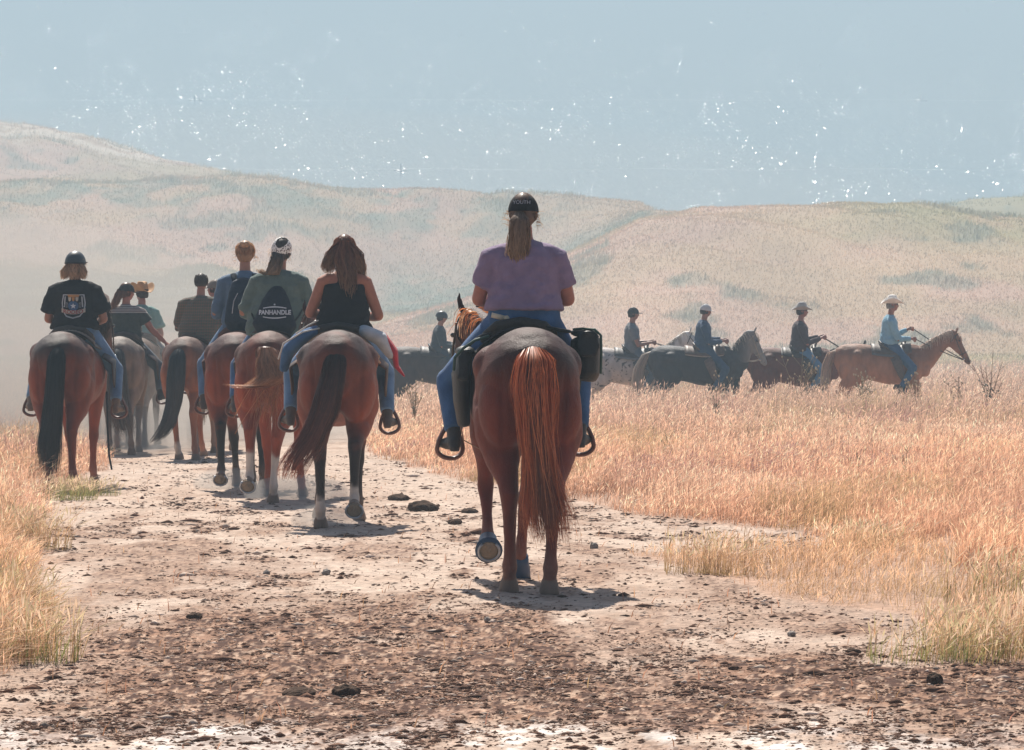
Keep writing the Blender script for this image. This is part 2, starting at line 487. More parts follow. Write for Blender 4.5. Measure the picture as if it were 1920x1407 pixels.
def lake():
    m = bpy.data.materials.new('lake_water'); m.use_nodes = True
    N = m.node_tree.nodes; L = m.node_tree.links; p = N['Principled BSDF']
    p.inputs['Base Color'].default_value = (.10, .17, .22, 1); p.inputs['Roughness'].default_value = .16
    p.inputs['IOR'].default_value = 1.33
    tc = N.new('ShaderNodeTexCoord'); mp = N.new('ShaderNodeMapping'); mp.inputs['Scale'].default_value = (1, .5, 1)
    no = N.new('ShaderNodeTexNoise'); no.inputs['Scale'].default_value = .8; no.inputs['Detail'].default_value = 5
    bp = N.new('ShaderNodeBump'); bp.inputs['Strength'].default_value = .2; bp.inputs['Distance'].default_value = .15
    L.new(tc.outputs['Object'], mp.inputs[0]); L.new(mp.outputs[0], no.inputs['Vector']); L.new(no.outputs['Fac'], bp.inputs['Height']); L.new(bp.outputs[0], p.inputs['Normal'])
    V = []; ys = np.linspace(400, 9000, 40)
    V = np.array([(x, y, LAKE_Z) for y in ys for x in np.linspace(-2500, 2500, 11)])
    idx = np.arange(40 * 11).reshape(40, 11)
    F = np.stack([idx[:-1, :-1], idx[:-1, 1:], idx[1:, 1:], idx[1:, :-1]], -1).reshape(-1, 4)
    tag(mk_mesh('water', V, F, m), 'hazy pale blue lake filling the view beyond the hills', 'lake', kind='structure')
    # wavelets: metal mirror chips added and tilted to flash the sun at the camera
    g = np.random.default_rng(3)
    n = 26000
    px = g.uniform(-250, 2170, n); row = -60 + 470 * g.uniform(0, 1, n)
    keep = fbm(px / 120, row / 40, 61) + g.normal(0, .22, n) > .47
    px, row = px[keep], row[keep]
    n = len(px)
    y = -LAKE_Z / np.tan(PITCH + np.arctan((np.maximum(row, -52) - 703.5) / FPX))
    x = (px - 960) / FPX * y
    s = np.exp(g.normal(0, .5, n)) * y / FPX * .31 * (1 + .9 * smooth(900, 3000, y))
    big = g.uniform(0, 1, n) > .96
    s[big] *= 1.7
    P = np.stack([x, y, np.full(n, LAKE_Z)], -1)
    hv = np.array(sdir)[None] - P / np.linalg.norm(P, axis=1)[:, None]
    hv /= np.linalg.norm(hv, axis=1)[:, None]
    hv += g.normal(0, .022, (n, 3)); hv /= np.linalg.norm(hv, axis=1)[:, None]
    e1 = np.cross(hv, np.array([0, 1., 0])); e1 *= -1; e1 /= np.linalg.norm(e1, axis=1)[:, None]; e1 *= np.sign(e1[:, :1])
    e2 = np.cross(hv, e1); e2 *= np.sign(e2[:, 2:3])
    w = (s * g.uniform(.8, 1.7, n))[:, None]; d = (s * g.uniform(.8, 1.5, n))[:, None]
    V = np.zeros((n, 6, 3))
    V[:, 0] = P - e1 * w; V[:, 1] = P + e1 * w; V[:, 2] = P + e1 * w * .5 + e2 * d; V[:, 3] = P - e1 * w * .3 + e2 * d
    back = np.array([0, 1., 0])[None] * d
    V[:, 4] = P - e1 * w + back * 2.2; V[:, 5] = P + e1 * w + back * 2.2
    b = np.arange(n) * 6
    F = np.concatenate([np.stack([b, b + 1, b + 2, b + 3], 1), np.stack([b + 3, b + 2, b + 5, b + 4], 1)])
    mm = mat('glint_mirror', (.95, .96, .95), rough=.2, spec=.9, metal=1, var=.0)
    tag(mk_mesh('glint_facets', V.reshape(-1, 3), F, mm), 'mirror facets added as sun glints all over the lake', 'wave', kind='stuff')
    # strings of floats and the marker buoys on them
    ml = mat('float_white', (.88, .88, .86), rough=.45, spec=.5, var=.03)
    for row0, marks in ((318, [(753, 1)]), (188, [(372, 2), (1722, 0)]), (62, [(352, 2), (718, 1)])):
        yy = -LAKE_Z / math.tan(PITCH + math.atan((row0 - 703.5) / FPX))
        B = Body(); r = yy / FPX * .22
        x0, x1 = -1100 / FPX * yy, 1100 / FPX * yy
        xs = np.linspace(x0, x1, 160)
        B.tube([(a, yy + 2 * math.sin(k * .21), LAKE_Z + r * .3) for k, a in enumerate(xs)], [r] * 160, n=5, side=(0, 0, 1))
        o = B.plain('float_line', ml)
        tag(o, {318: 'white line of floats nearest the shore on the lake', 188: 'middle white line of floats across the lake', 62: 'farthest white line of floats near the top of the lake'}[row0], 'float line', 'float lines across the lake')
        for mx, kind in marks:
            k = yy / FPX; X = (mx - 960) * k
            root = bpy.data.objects.new('marker_buoy', None); COL.objects.link(root); root.location = (X, yy - 4, LAKE_Z)
            b1 = Body()
            b1.tube([(-11 * k, 0, .6 * k), (11 * k, 0, .6 * k)], [1.6 * k, 1.6 * k], n=8, side=(0, 0, 1)); b1.ball((-2 * k, 0, 0), (9 * k, 6 * k, 2.2 * k))
            b1.plain('float', ml, root)
            b2 = Body()
            if kind == 1: b2.tube([(0, 0, 0), (0, 0, 13 * k)], [1.9 * k, 1.5 * k], n=8)
            elif kind == 2: b2.tube([(-3 * k, 0, 0), (-3 * k, 0, 9 * k)], [2.6 * k, 2.2 * k], n=8); b2.tube([(6 * k, 0, 0), (6 * k, 0, 6 * k)], [1.6 * k, 1.3 * k], n=8)
            else: b2.tube([(0, 0, 0), (0, 0, 7 * k)], [1.6 * k, 1.1 * k], n=8)
            b2.plain('mast', ml, root)
            lab = {(753): 'white marker buoy with a single post on the nearest float line', 372: 'squat white marker buoy with two posts on the middle float line', 1722: 'small white marker buoy on the middle float line at the right',
                   352: 'white marker buoy with two posts on the farthest float line', 718: 'bright white marker buoy with one tall post on the farthest float line'}[mx]
            tag(root, lab, 'buoy', 'marker buoys on the lake')

# ------------------------------------------------------------------ grass
def blades(name, x, y, h, w, lean, colr, colt, head=None, headcol=None, g=None, material=None, label='', cat='grass', zoff=0, up0=None):
    n = len(x)
    z = land_z(x, y) - .01
    a = g.uniform(0, 2 * np.pi, n); ca, sa = np.cos(a), np.sin(a)
    # ribbons face roughly the viewer side at random
    f = g.normal(0, .7, n); wx, wy = np.cos(f), np.sin(f)
    lx = lean * (ca * .7 + .45); ly = lean * sa * .7
    nv = 5 + (4 if head is not None else 0)
    V = np.zeros((n, nv, 3)); C = np.zeros((n, nv, 3))
    def P(t, s):
        bx = x + lx * h * t * t; by = y + ly * h * t * t; bz = z + h * t * (1 - .18 * lean * t)
        return np.stack([bx + wx * s, by + wy * s, bz], -1)
    V[:, 0] = P(0, -w); V[:, 1] = P(0, w); V[:, 2] = P(.55, -w * .8); V[:, 3] = P(.55, w * .8); V[:, 4] = P(1.0, 0 * w)
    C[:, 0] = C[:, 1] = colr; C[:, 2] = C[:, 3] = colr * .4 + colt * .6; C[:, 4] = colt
    b = np.arange(n) * nv
    F = [np.stack([b, b + 1, b + 3], 1), np.stack([b, b + 3, b + 2], 1), np.stack([b + 2, b + 3, b + 4], 1)]
    if head is not None:
        hl, hw = head
        p0 = P(.86, 0 * w); p1 = P(1.0, 0 * w)
        d = p1 - p0; d /= np.linalg.norm(d, axis=1)[:, None]
        e = p0 + d * hl[:, None]; e[:, 0] += lx * hl * .8; e[:, 2] -= hl * .12
        m = p0 * .55 + e * .45
        s = np.stack([wx * hw, wy * hw, 0 * hw], -1)
        V[:, 5] = p0; V[:, 6] = m - s; V[:, 7] = m + s; V[:, 8] = e
        C[:, 5:9] = headcol[:, None, :]
        F += [np.stack([b + 5, b + 7, b + 6], 1), np.stack([b + 6, b + 7, b + 8], 1)]
    F = np.concatenate(F)
    o = mk_mesh(name, V.reshape(-1, 3), F, material, col=np.clip(C.reshape(-1, 3), .01, .95))
    tag(o, label, cat, kind='stuff')
    return o

def rand_col(base, n, g, s=.18):
    return np.asarray(base)[None] * np.clip(1 + g.normal(0, s, (n, 1)), .35, 1.7) * (1 + g.normal(0, .05, (n, 3)))

def field_grass():
    g = np.random.default_rng(77)
    GM = mat('dry_grass', attr=True, rough=.6, spec=.3, var=.08, vscale=3, transl=.5)
    N = 620000
    u = g.uniform(0, 1, N)
    a, b, k = 12.5, 150.0, -.15          # area density falls with distance
    y = (a ** k + u * (b ** k - a ** k)) ** (1 / k)
    px = g.uniform(-170, 2090, N)
    x = (px - 960) / FPX * y
    pm = path_mask(x, y)
    row = 633 + CAMH * FPX / y
    edge = 1 - pm
    keep = g.uniform(0, 1, N) < smooth(.35, .9, edge) * np.clip(.15 + 2.0 * (fbm(x * 1.3, y * .8, 5) - .28), .12, 1)
    low = smooth(1030, 1120, row) * smooth(1150, 1300, px)
    keep &= g.uniform(0, 1, N) > low * (.25 + .75 * smooth(.50, .40, fbm(x * 3, y * 1.6, 18)))
    tongue = (px < 1800) & (px > 1150) & (row > 1030) & (row < 1170)
    keep &= ~(tongue & (g.uniform(0, 1, N) < .55))
    x, y, px, row = x[keep], y[keep], px[keep], row[keep]; edge = edge[keep]; tongue = tongue[keep]
    n = len(x)
    hn = fbm(x * .8, y * .5, 6)
    L, Rr = path_edges(row); de = np.maximum(px - Rr, L - px) + (fbm(x * 1.5, y, 16) - .5) * 60
    h = (.12 + .34 * hn) * (.28 + .72 * smooth(-20, 190 - 100 * (px < 300), de)) * g.uniform(.45, 1.3, n)
    h = np.where(tongue, h * .5, h)
    # taller rank growth at both near corners
    rank = np.maximum(smooth(130, 40, px) * smooth(1000, 1100, row), smooth(1680, 1800, px) * smooth(1060, 1130, row))
    h *= 1 - .40 * smooth(1050, 1150, row) * (px > 900) - .15 * rank
    h *= 1 + .75 * smooth(56, 66, y)
    w = np.maximum(.0016, y * .000075) * g.uniform(.6, 1.3, n)
    lean = np.abs(g.normal(.5, .45, n))
    cn = fbm(x * .5, y * .25, 8)[:, None]
    base = (np.array([.56, .30, .18]) * cn * 2 * .84 + np.array([.66, .45, .33]) * (1 - cn) * 1.12) * (.66 + .62 * fbm(x * 1.1, y * .35, 19))[:, None]
    far = smooth(35, 75, y)[:, None]
    base = base * (1 - far) + np.array([.64, .46, .35]) * far * (.75 + .45 * fbm(x * .5, y * .15, 20))[:, None]
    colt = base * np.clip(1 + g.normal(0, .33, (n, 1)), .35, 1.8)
    colr = colt * np.array([.42, .34, .28])  # roots darkened to paint shade into the gaps between stalks
    gr = (rank * .38 * (g.uniform(0, 1, n) < .7))[:, None] + (tongue * .35)[:, None] + .5 * smooth(.62, .7, fbm(x * .6, y * .35, 13))[:, None]
    gr = np.clip(gr, 0, .8)
    colt = colt * (1 - gr) + np.array([.30, .26, .10]) * gr; colr = colr * (1 - gr) + np.array([.17, .17, .06]) * gr
    pur = (smooth(.58, .66, fbm(x * .7, y * .25, 14)) * (g.uniform(0, 1, n) < .35))[:, None]
    colt = colt * (1 - pur) + np.array([.36, .20, .18]) * pur
    hl = g.uniform(.035, .08, n) * (1 + y * .006); hw = np.maximum(.0026, y * .00011) * g.uniform(.7, 1.2, n)
    hc = colt * np.array([1.15, 1.12, 1.1])
    near = y < 24
    hl[near] *= 1.25
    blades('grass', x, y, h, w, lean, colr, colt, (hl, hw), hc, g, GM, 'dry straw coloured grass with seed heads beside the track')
    # seedlings and litter on the track shoulders
    N = 30000
    y = g.uniform(13, 40, N); px = g.uniform(60, 1950, N); x = (px - 960) / FPX * y
    pm = path_mask(x, y)
    k = (g.uniform(0, 1, N) < .05 + .9 * smooth(.98, .5, pm)) & (pm > .3) & (fbm(x * 3, y * 2, 15) > .52)
    x, y = x[k], y[k]; n = len(x)
    c = rand_col([.52, .29, .17], n, g, .25)
    blades('short_grass', x, y, g.uniform(.02, .09, n), np.full(n, .003), g.uniform(.2, 1, n), c * .6, c, None, None, g, GM, 'sparse short dry grass scattered along the track edges')

def hill_grass():
    g = np.random.default_rng(78)
    GM = mat('hill_sward', attr=True, rough=.8, spec=.2, var=.1, vscale=.3, transl=.55)
    N = 330000
    u = g.uniform(0, 1, N)
    y = np.where(u < .22, 110 + 100 * (g.uniform(0, 1, N)), np.where(u < .62, g.uniform(190, 292, N), np.where(u < .92, g.uniform(262, 390, N), g.uniform(415, 540, N))))
    px = g.uniform(-120, 2040, N)
    x = (px - 960) / FPX * y
    n = N
    c = hill_color(x, y)
    c = c * np.clip(1 + g.normal(0, .17, (n, 1)), .5, 1.5)
    bush = fbm(x / 5, y / 9, 55)
    h = y * .00038 * g.uniform(.6, 2.4, n) * (1 + 1.2 * smooth(.6, .7, bush))
    w = y / FPX * g.uniform(.35, 1.1, n)
    blades('hill_grass', x, y, h, w, np.abs(g.normal(.7, .5, n)), c * .95, c * 1.1, None, None, g, GM, 'hazy dry grass and scrub covering the far hills')

def clods():
    g = np.random.default_rng(79)
    N = 330000
    u = g.uniform(0, 1, N)
    a, b, k = 12.8, 46.0, -.9
    y = (a ** k + u * (b ** k - a ** k)) ** (1 / k)
    px = g.uniform(-60, 2000, N); x = (px - 960) / FPX * y
    pm = path_mask(x, y); row = 633 + CAMH * FPX / y
    n1 = fbm(x * 1.6, y * .9, 31); n2 = fbm(x * 7, y * 3.2, 32)
    band = smooth(1070, 1200, row - 90 * smooth(980, 1120, px) - 50 * smooth(420, 200, px)) * smooth(1440, 1360, row) * smooth(-150, 480, px + (row - 1150))
    dens = .07 + .9 * np.clip(band * 1.0 + (n1 - .5) * 1.1 - .12, 0, 1) * smooth(.36, .6, n2) + .35 * smooth(.56, .66, fbm(x * 3, y * 1.1, 71))
    k = (g.uniform(0, 1, N) < dens) & (pm > .25)
    x, y, row = x[k], y[k], row[k]; n = len(x)
    s = np.exp(g.normal(-5.45, .55, n)); s = np.clip(s, .002, .034) * np.clip(y / 20, .9, 1.6)
    z = land_z(x, y)
    base = np.array([[1, 0, 0], [0, 1, 0], [-1, 0, 0], [0, -1, 0], [0, 0, 1], [0, 0, -.6]], float)
    jit = g.uniform(.6, 1.35, (n, 6, 1))
    ang = g.uniform(0, 6.28, n); ca, sa = np.cos(ang), np.sin(ang)
    V = base[None] * jit
    X = V[..., 0] * ca[:, None] - V[..., 1] * sa[:, None]; Yv = V[..., 0] * sa[:, None] + V[..., 1] * ca[:, None]
    V = np.stack([X * g.uniform(1, 2.2, (n, 1)), Yv, V[..., 2] * g.uniform(.35, .8, (n, 1))], -1) * s[:, None, None]
    V += np.stack([x, y, z + s * .15], -1)[:, None]
    f = np.array([[0, 1, 4], [1, 2, 4], [2, 3, 4], [3, 0, 4], [1, 0, 5], [2, 1, 5], [3, 2, 5], [0, 3, 5]])
    F = (np.arange(n)[:, None, None] * 6 + f[None]).reshape(-1, 3)
    t = g.uniform(0, 1, (n, 1))
    c = np.where(t < .84, np.array([.15, .082, .055]), np.array([.46, .36, .29])) * g.uniform(.5, 1.5, (n, 1))
    C = np.repeat(c, 6, 0)
    o = mk_mesh('dirt_clods', V.reshape(-1, 3), F, mat('clod', attr=True, rough=.95, spec=.1, var=.2, vscale=40), col=C)
    tag(o, 'dark brown crumbs of earth and litter strewn over the track', 'dirt clods', kind='stuff')

def lump(name, px, row, w, h, color, label, cat, group=None, seed=0, d=None):
    p = gp(px, row); k = p.y / FPX
    g = np.random.default_rng(seed)
    B = Body(); W = w * k / 2; H = h * k
    B.ball((0, 0, H * .35), (W, (d or W * .9), H * .65), n=16)
    for _ in range(4):
        B.ball((g.uniform(-.6, .6) * W, g.uniform(-.5, .5) * W, H * g.uniform(.2, .55)), (W * g.uniform(.25, .5), W * g.uniform(.25, .5), H * g.uniform(.3, .5)), n=12)
    o = B.fused(name, color, voxel=max(.004, W * .09), it=2)
    V = coords(o.data).astype(float)
    dd = (fbm(V[:, 0] / W * 2.2 + seed, V[:, 1] / W * 2.2 + V[:, 2] / H, seed) - .5)[:, None]
    V = V * (1 + dd * .5)
    o.data.vertices.foreach_set('co', V.astype(np.float32).ravel()); o.data.update()
    o.location = (p.x, p.y, float(land_z(p.x, p.y)) - H * .06); o.rotation_euler[2] = g.uniform(0, 6)
    tag(o, label, cat, group)
    return o

def weed(name, px, dist, hgt, label, seed, leafy=.3, heads=True, spread=.35, col=(.30, .22, .12), leafcol=(.20, .19, .10), nstem=7, group=None, lw=1.0):
    """an upright dry forb: stem part, leaves part, seed heads part"""
    g = np.random.default_rng(seed)
    x = (px - 960) / FPX * dist; z = float(land_z(x, dist))
    root = bpy.data.objects.new(name, None); COL.objects.link(root); root.location = (x, dist, z)
    tag(root, label, 'weed', group)
    S = Body(); Lf = Body(); Hd = Body()
    wm = max(.004, dist * .00011) * lw
    for i in range(nstem):
        a = g.uniform(0, 6.28); hh = hgt * (1 if i == 0 else g.uniform(.55, .95)); sp = spread * hh * (0.1 if i == 0 else g.uniform(.3, 1))
        b0 = 0 if i == 0 else hgt * g.uniform(0, .35)
        pts = [(math.cos(a) * sp * t ** 1.3, math.sin(a) * sp * t ** 1.3, b0 + (hh - b0) * t) for t in (0, .33, .66, 1)]
        S.tube(pts, [wm * 1.3, wm, wm * .8, wm * .6], n=5, cap=.02, seg=False)
        for j in range(3):
            t = g.uniform(.45, .95); q = Vector(pts[0]).lerp(Vector(pts[3]), t); a2 = g.uniform(0, 6.28); l = hh * g.uniform(.12, .25)
            e = q + Vector((math.cos(a2) * l * .8, math.sin(a2) * l * .8, l * .7))
            S.tube([q, e], [wm * .6, wm * .45], n=4, cap=.02, seg=False)
            if heads: Hd.ball(e, (wm * 2.0, wm * 2.0, wm * 2.6), n=6, seg=False)
        if heads: Hd.ball(pts[3], (wm * 2.2, wm * 2.2, wm * 3), n=6, seg=False)
        for j in range(int(leafy * 20)):
            t = g.uniform(.05, .6); q = Vector(pts[0]).lerp(Vector(pts[3]), t); a2 = g.uniform(0, 6.28); l = hgt * g.uniform(.05, .11)
            e = q + Vector((math.cos(a2) * l, math.sin(a2) * l, -l * g.uniform(-.3, .6)))
            Lf.tube([q, q.lerp(e, .5) + Vector((0, 0, l * .15)), e], [(wm * .8, wm * .3), (wm * 3.0, wm * .4), (wm * .6, wm * .3)], n=6, side=(math.sin(a2), -math.cos(a2), 0), cap=.02, seg=False)
    S.plain('stem', mat('weed_stem_' + str(col), col, rough=.8, transl=.3), root)
    if Lf.V: Lf.plain('leaves', mat('weed_leaf_' + str(leafcol), leafcol, rough=.6, transl=.35), root)
    if Hd.V: Hd.plain('seed_heads', mat('weed_head', (.55, .45, .30), rough=.8, transl=.3), root)
    return root

def grass_clump(px, row, n, hgt, label, seed, green=.5, wid=.25):
    g = np.random.default_rng(seed)
    p = gp(px, row)
    x = p.x + np.clip(g.normal(0, wid, n), -1.7 * wid, 1.7 * wid); y = p.y + np.clip(g.normal(0, wid * .8, n), -1.3 * wid, 1.3 * wid)
    GM = mat('dry_grass', attr=True, rough=.6, spec=.3, var=.08, vscale=3, transl=.5)
    t = g.uniform(0, 1, (n, 1))
    base = np.where(t < green, np.array([.34, .31, .13]), np.array([.62, .37, .22])) * g.uniform(.7, 1.3, (n, 1))
    h = hgt * g.uniform(.5, 1.15, n)
    o = blades('grass_clump', x, y, h, np.full(n, .0018), np.abs(g.normal(.45, .35, n)), base * np.array([.5, .6, .45]), base,
           (g.uniform(.06, .11, n), g.uniform(.0030, .0055, n)), np.where(t < .5, np.array([.52, .42, .24]), np.array([.72, .52, .36])) * g.uniform(.8, 1.2, (n, 1)), g, GM, label, 'grass clump')
    del o['kind']
    V = coords(o.data); c = Vector((p.x, p.y, float(land_z(p.x, p.y))))
    o.data.vertices.foreach_set('co', (V - np.array(c, np.float32)).ravel()); o.location = c
    tag(o, group='rank grass clumps beside the track')
    return o

# ------------------------------------------------------------------ horses
# local frame of a mount: +Y towards the horse's head, z = 0 the ground, metres
TRUNK = [(-.86, 1.17, .15, .19), (-.79, 1.19, .25, .27), (-.66, 1.20, .315, .315), (-.50, 1.20, .335, .325), (-.32, 1.185, .315, .32),
         (-.12, 1.15, .30, .325), (.08, 1.12, .325, .34), (.28, 1.11, .315, .35), (.46, 1.13, .285, .36), (.60, 1.16, .25, .34),
         (.74, 1.17, .22, .27), (.84, 1.15, .15, .18)]
def catmull(P, m):
    P = np.array(P, float); out = []
    for i in range(len(P) - 1):
        p0, p1, p2, p3 = P[max(i - 1, 0)], P[i], P[i + 1], P[min(i + 2, len(P) - 1)]
        for t in np.linspace(0, 1, m, endpoint=False):
            out.append(.5 * ((2 * p1) + (-p0 + p2) * t + (2 * p0 - 5 * p1 + 4 * p2 - p3) * t * t + (-p0 + 3 * p1 - 3 * p2 + p3) * t ** 3))
    out.append(P[-1]); return [tuple(float(a) for a in q) for q in out]

def trunk_at(y):
    a = np.array(TRUNK)
    return [float(np.interp(y, a[:, 0], a[:, i])) for i in (1, 2, 3)]

HG = [1.08, .92, .78, .66, .57, .47, .30, .20, .155, .10, .06, .0]
HSTAND = [(.165, -.53, 1.06), (.172, -.55, .91), (.160, -.62, .78), (.142, -.72, .66), (.135, -.775, .57), (.132, -.75, .47), (.130, -.715, .30), (.130, -.70, .20), (.130, -.69, .155), (.130, -.655, .10), (.130, -.635, .06), (.130, -.62, .0)]
HRAD = [(.150, .21), (.145, .185), (.110, .14), (.066, .082), (.056, .076), (.043, .054), (.034, .041), (.037, .045), (.047, .053), (.038, .043), (.053, .060), (.064, .072)]
FG = [1.0, .86, .70, .56, .48, .42, .30, .20, .155, .10, .06, .0]
FSTAND = [(.160, .50, 1.02), (.165, .49, .86), (.150, .50, .70), (.140, .51, .56), (.136, .525, .48), (.132, .515, .42), (.130, .51, .30), (.130, .51, .20), (.130, .512, .155), (.130, .545, .10), (.130, .565, .06), (.130, .575, .0)]
FRAD = [(.11, .16), (.085, .12), (.064, .080), (.050, .058), (.053, .058), (.042, .046), (.032, .038), (.035, .042), (.044, .048), (.035, .039), (.051, .057), (.061, .069)]
# a lifted leg: the hoof trails with its sole turned back
HLIFT = [(.165, -.50, 1.06), (.175, -.50, .92), (.168, -.55, .80), (.145, -.68, .70), (.135, -.77, .63), (.132, -.785, .53), (.130, -.775, .37), (.130, -.77, .29), (.130, -.78, .245), (.130, -.825, .21), (.130, -.855, .195), (.130, -.905, .175)]
FLIFT = [(.160, .52, 1.02), (.165, .55, .87), (.150, .62, .74), (.140, .67, .63), (.136, .685, .56), (.132, .66, .50), (.130, .585, .39), (.130, .53, .31), (.130, .505, .27), (.130, .455, .225), (.130, .425, .205), (.130, .375, .185)]

def leg_pts(hind, sgn, swing=0.0, lift=0.0, dx=0.0):
    a = HSTAND if hind else FSTAND; b = HLIFT if hind else FLIFT
    out = []
    for p, q in zip(a, b):
        v = Vector(p).lerp(Vector(q), lift)
        k = 1 - p[2] / 1.05
        out.append((sgn * v.x + dx * k, v.y + swing * k, v.z))
    return out

def ribbons(name, starts, ends, sag, cols, width, parent, K=7, seed=0, tipcol=None):
    g = np.random.default_rng(seed)
    n = len(starts); s = np.linspace(0, 1, K)[None, :, None]
    S = np.array(starts, float)[:, None]; E = np.array(ends, float)[:, None]; G = np.array(sag, float)[:, None]
    P = S * (1 - s) + E * s + G * (4 * s * (1 - s))
    w = g.normal(0, 1, (n, 1, 3)); w /= np.linalg.norm(w, axis=2, keepdims=True)
    ww = width * (1 - .7 * s ** 2) * g.uniform(.5, 1.3, (n, 1, 1))
    V = np.stack([P - w * ww, P + w * ww], 2).reshape(-1, 3)
    c = np.array(cols, float)[:, None]
    tc = c if tipcol is None else np.array(tipcol, float)[None, None]
    C = (c * (1 - s) + tc * s) * g.uniform(.7, 1.3, (n, 1, 1))
    C = np.repeat(C, 2, 1).reshape(-1, 3)
    i = (np.arange(n)[:, None] * K + np.arange(K - 1)[None]) * 2
    Q = np.stack([i, i + 1, i + 3, i + 2], -1).reshape(-1, 4)
    return mk_mesh(name, V, Q, hair_mat(), col=C, sm=True, parent=parent)

def horse(label, coat, poll=(0, 1.22, 1.72), hdir=(0, .62, -.78), legs=None, mane=(.1, .05, .03), mane2=None, tail=None, points=None, socks=(0, 0, 0, 0), spots=None,
          group=None, vox=.014, dark=None, fat=.89, headcol=None, shoes=(), seed=0, face=None, mane_side=1, boots=()):
    """legs: (swing, lift, dx) for left hind, right hind, left fore, right fore"""
    B = Body()
    TR = catmull(TRUNK, 4)
    B.tube([(0, t[0], t[1]) for t in TR], [(t[2] * fat, t[3]) for t in TR], n=56, label='trunk', cap=.5)
    B.ball((0, -.62, 1.42), (.16, .22, .10), n=28, label='trunk'); B.ball((0, .50, 1.43), (.075, .18, .09), label='trunk')
    B.ball((0, -.80, 1.385), (.06, .07, .07), label='trunk')
    for s in (-1, 1):
        B.ball((s * .165 * fat, -.66, 1.06), (.150, .18, .25), n=32, label='trunk'); B.ball((s * .19 * fat, -.47, 1.05), (.145, .21, .27), n=32, label='trunk')
        B.ball((s * .19, -.50, 1.30), (.13, .15, .13), n=28, label='trunk')
        B.ball((s * .15, .56, 1.12), (.12, .17, .25), n=14, label='trunk'); B.ball((s * .10, .76, 1.05), (.10, .11, .14), n=12, label='trunk')
    legs = legs or [(0, 0, 0)] * 4
    spec = [(True, -1), (True, 1), (False, -1), (False, 1)]
    hoofs = []
    for i, (hd, s) in enumerate(spec):
        P = leg_pts(hd, s, *legs[i]); hoofs.append(P)
        R_ = HRAD if hd else FRAD
        B.tube(P, R_, n=20, label='leg%d' % i, g=(HG if hd else FG), cap=.03)
        # joints: hock point / knee, heel bulbs
        if hd:
            q = Vector(P[4]); B.ball(q + Vector((0, -.03, .02)), (.030, .035, .045), label='leg%d' % i, g=.57)
    P = Vector(poll); D = Vector(hdir).normalized(); up = Vector((0, 0, 1))
    side = D.cross(up).normalized(); upH = side.cross(D).normalized()
    B_ = Vector((P.x * .12, .78, 1.27)); Cm = B_.lerp(P, .52) + Vector((0, -.01, .035))
    B.tube([(0, .54, 1.15), B_, Cm, P - upH * .02], [(.19, .30), (.145, .235), (.10, .165), (.076, .115)], n=18, label='neck', g=[0, .3, .65, 1])
    hp = []; hr = []; hg = []
    for s_, rx, rz in ((-.04, .070, .085), (.06, .088, .115), (.16, .088, .128), (.28, .070, .100), (.40, .055, .072), (.50, .052, .062), (.57, .056, .060), (.615, .044, .044)):
        hp.append(P + D * s_ - upH * (rz - .075)); hr.append((rx, rz)); hg.append(s_)
    B.tube(hp, hr, n=16, side=side, label='head', g=hg, cap=.6)
    for s in (-1, 1):
        e0 = P + side * (s * .048) + upH * .045 - D * .015
        e1 = e0 + (upH * .7 - D * .15 + up * .75).normalized() * .085 + side * (s * .018)
        e2 = e1 + (upH * .5 + up * .7).normalized() * .075 - side * (s * .006)
        B.tube([e0, e0.lerp(e1, .5), e1, e2], [(.020, .018), (.031, .017), (.027, .014), (.006, .006)], n=10, side=side, label='ear')
        B.ball(P + D * .15 + side * (s * .072) + upH * .035, (.026, .03, .024), label='head', g=.15)
    body = B.fused('horse', coat_mat(), voxel=vox, it=7)
    V = coords(body.data).astype(float)
    names, lab, gv = B.nearest(V)
    c0 = np.array(coat, float)
    C = np.repeat(c0[None], len(V), 0)
    n = fbm(V[:, 0] * 3 + seed + V[:, 1] * 2.1, V[:, 2] * 3.3 - V[:, 1] * 2.7, 90 + seed)[:, None]
    if dark is not None:
        # sooty topline over a redder underside, plus shade painted into the coat
        k = np.clip(smooth(1.50, .98, V[:, 2]) + (n[:, 0] - .5) * 1.3 + .25 * smooth(.12, .30, np.abs(V[:, 0])) * smooth(1.4, 1.2, V[:, 2]), 0, 1)[:, None]
        C = C * k * 1.15 + np.array(dark)[None] * (1 - k)
    ln = fbm(V[:, 0] * 22, V[:, 2] * 22 + V[:, 1] * 9, 5)
    for i in range(4):
        if 'leg%d' % i not in names: continue
        w = lab == names.index('leg%d' % i)
        if points is not None:
            k = smooth(.74, .52, gv[w] + (ln[w] - .5) * .1)[:, None]; C[w] = C[w] * (1 - k) + np.array(points)[None] * k
        if socks[i] > 0:
            k = smooth(socks[i] + .03, socks[i] - .03, gv[w] + (ln[w] - .5) * .08)[:, None]; C[w] = C[w] * (1 - k) + np.array([.62, .55, .48])[None] * k
        k = smooth(.095, .08, gv[w])[:, None]; C[w] = C[w] * (1 - k) + np.array([.13, .09, .065])[None] * k
        # dust on the lower leg
        k = (smooth(.32, .05, gv[w]) * .35)[:, None]; C[w] = C[w] * (1 - k) + np.array([.40, .27, .20])[None] * k
    if 'head' in names:
        w = lab == names.index('head'); k = (smooth(.44, .56, gv[w]) * .75)[:, None]
        C[w] = C[w] * (1 - k) + np.array([.05, .035, .03])[None] * k
        if face is not None:
            q = V[w] - np.array(P); along = q @ np.array(D); up_ = q @ np.array(upH); sd = np.abs(q @ np.array(side))
            k = (smooth(.035, .02, sd) * (up_ > .02) * (along > .05) * (along < .5))[:, None]; C[w] = C[w] * (1 - k) + np.array(face)[None] * k
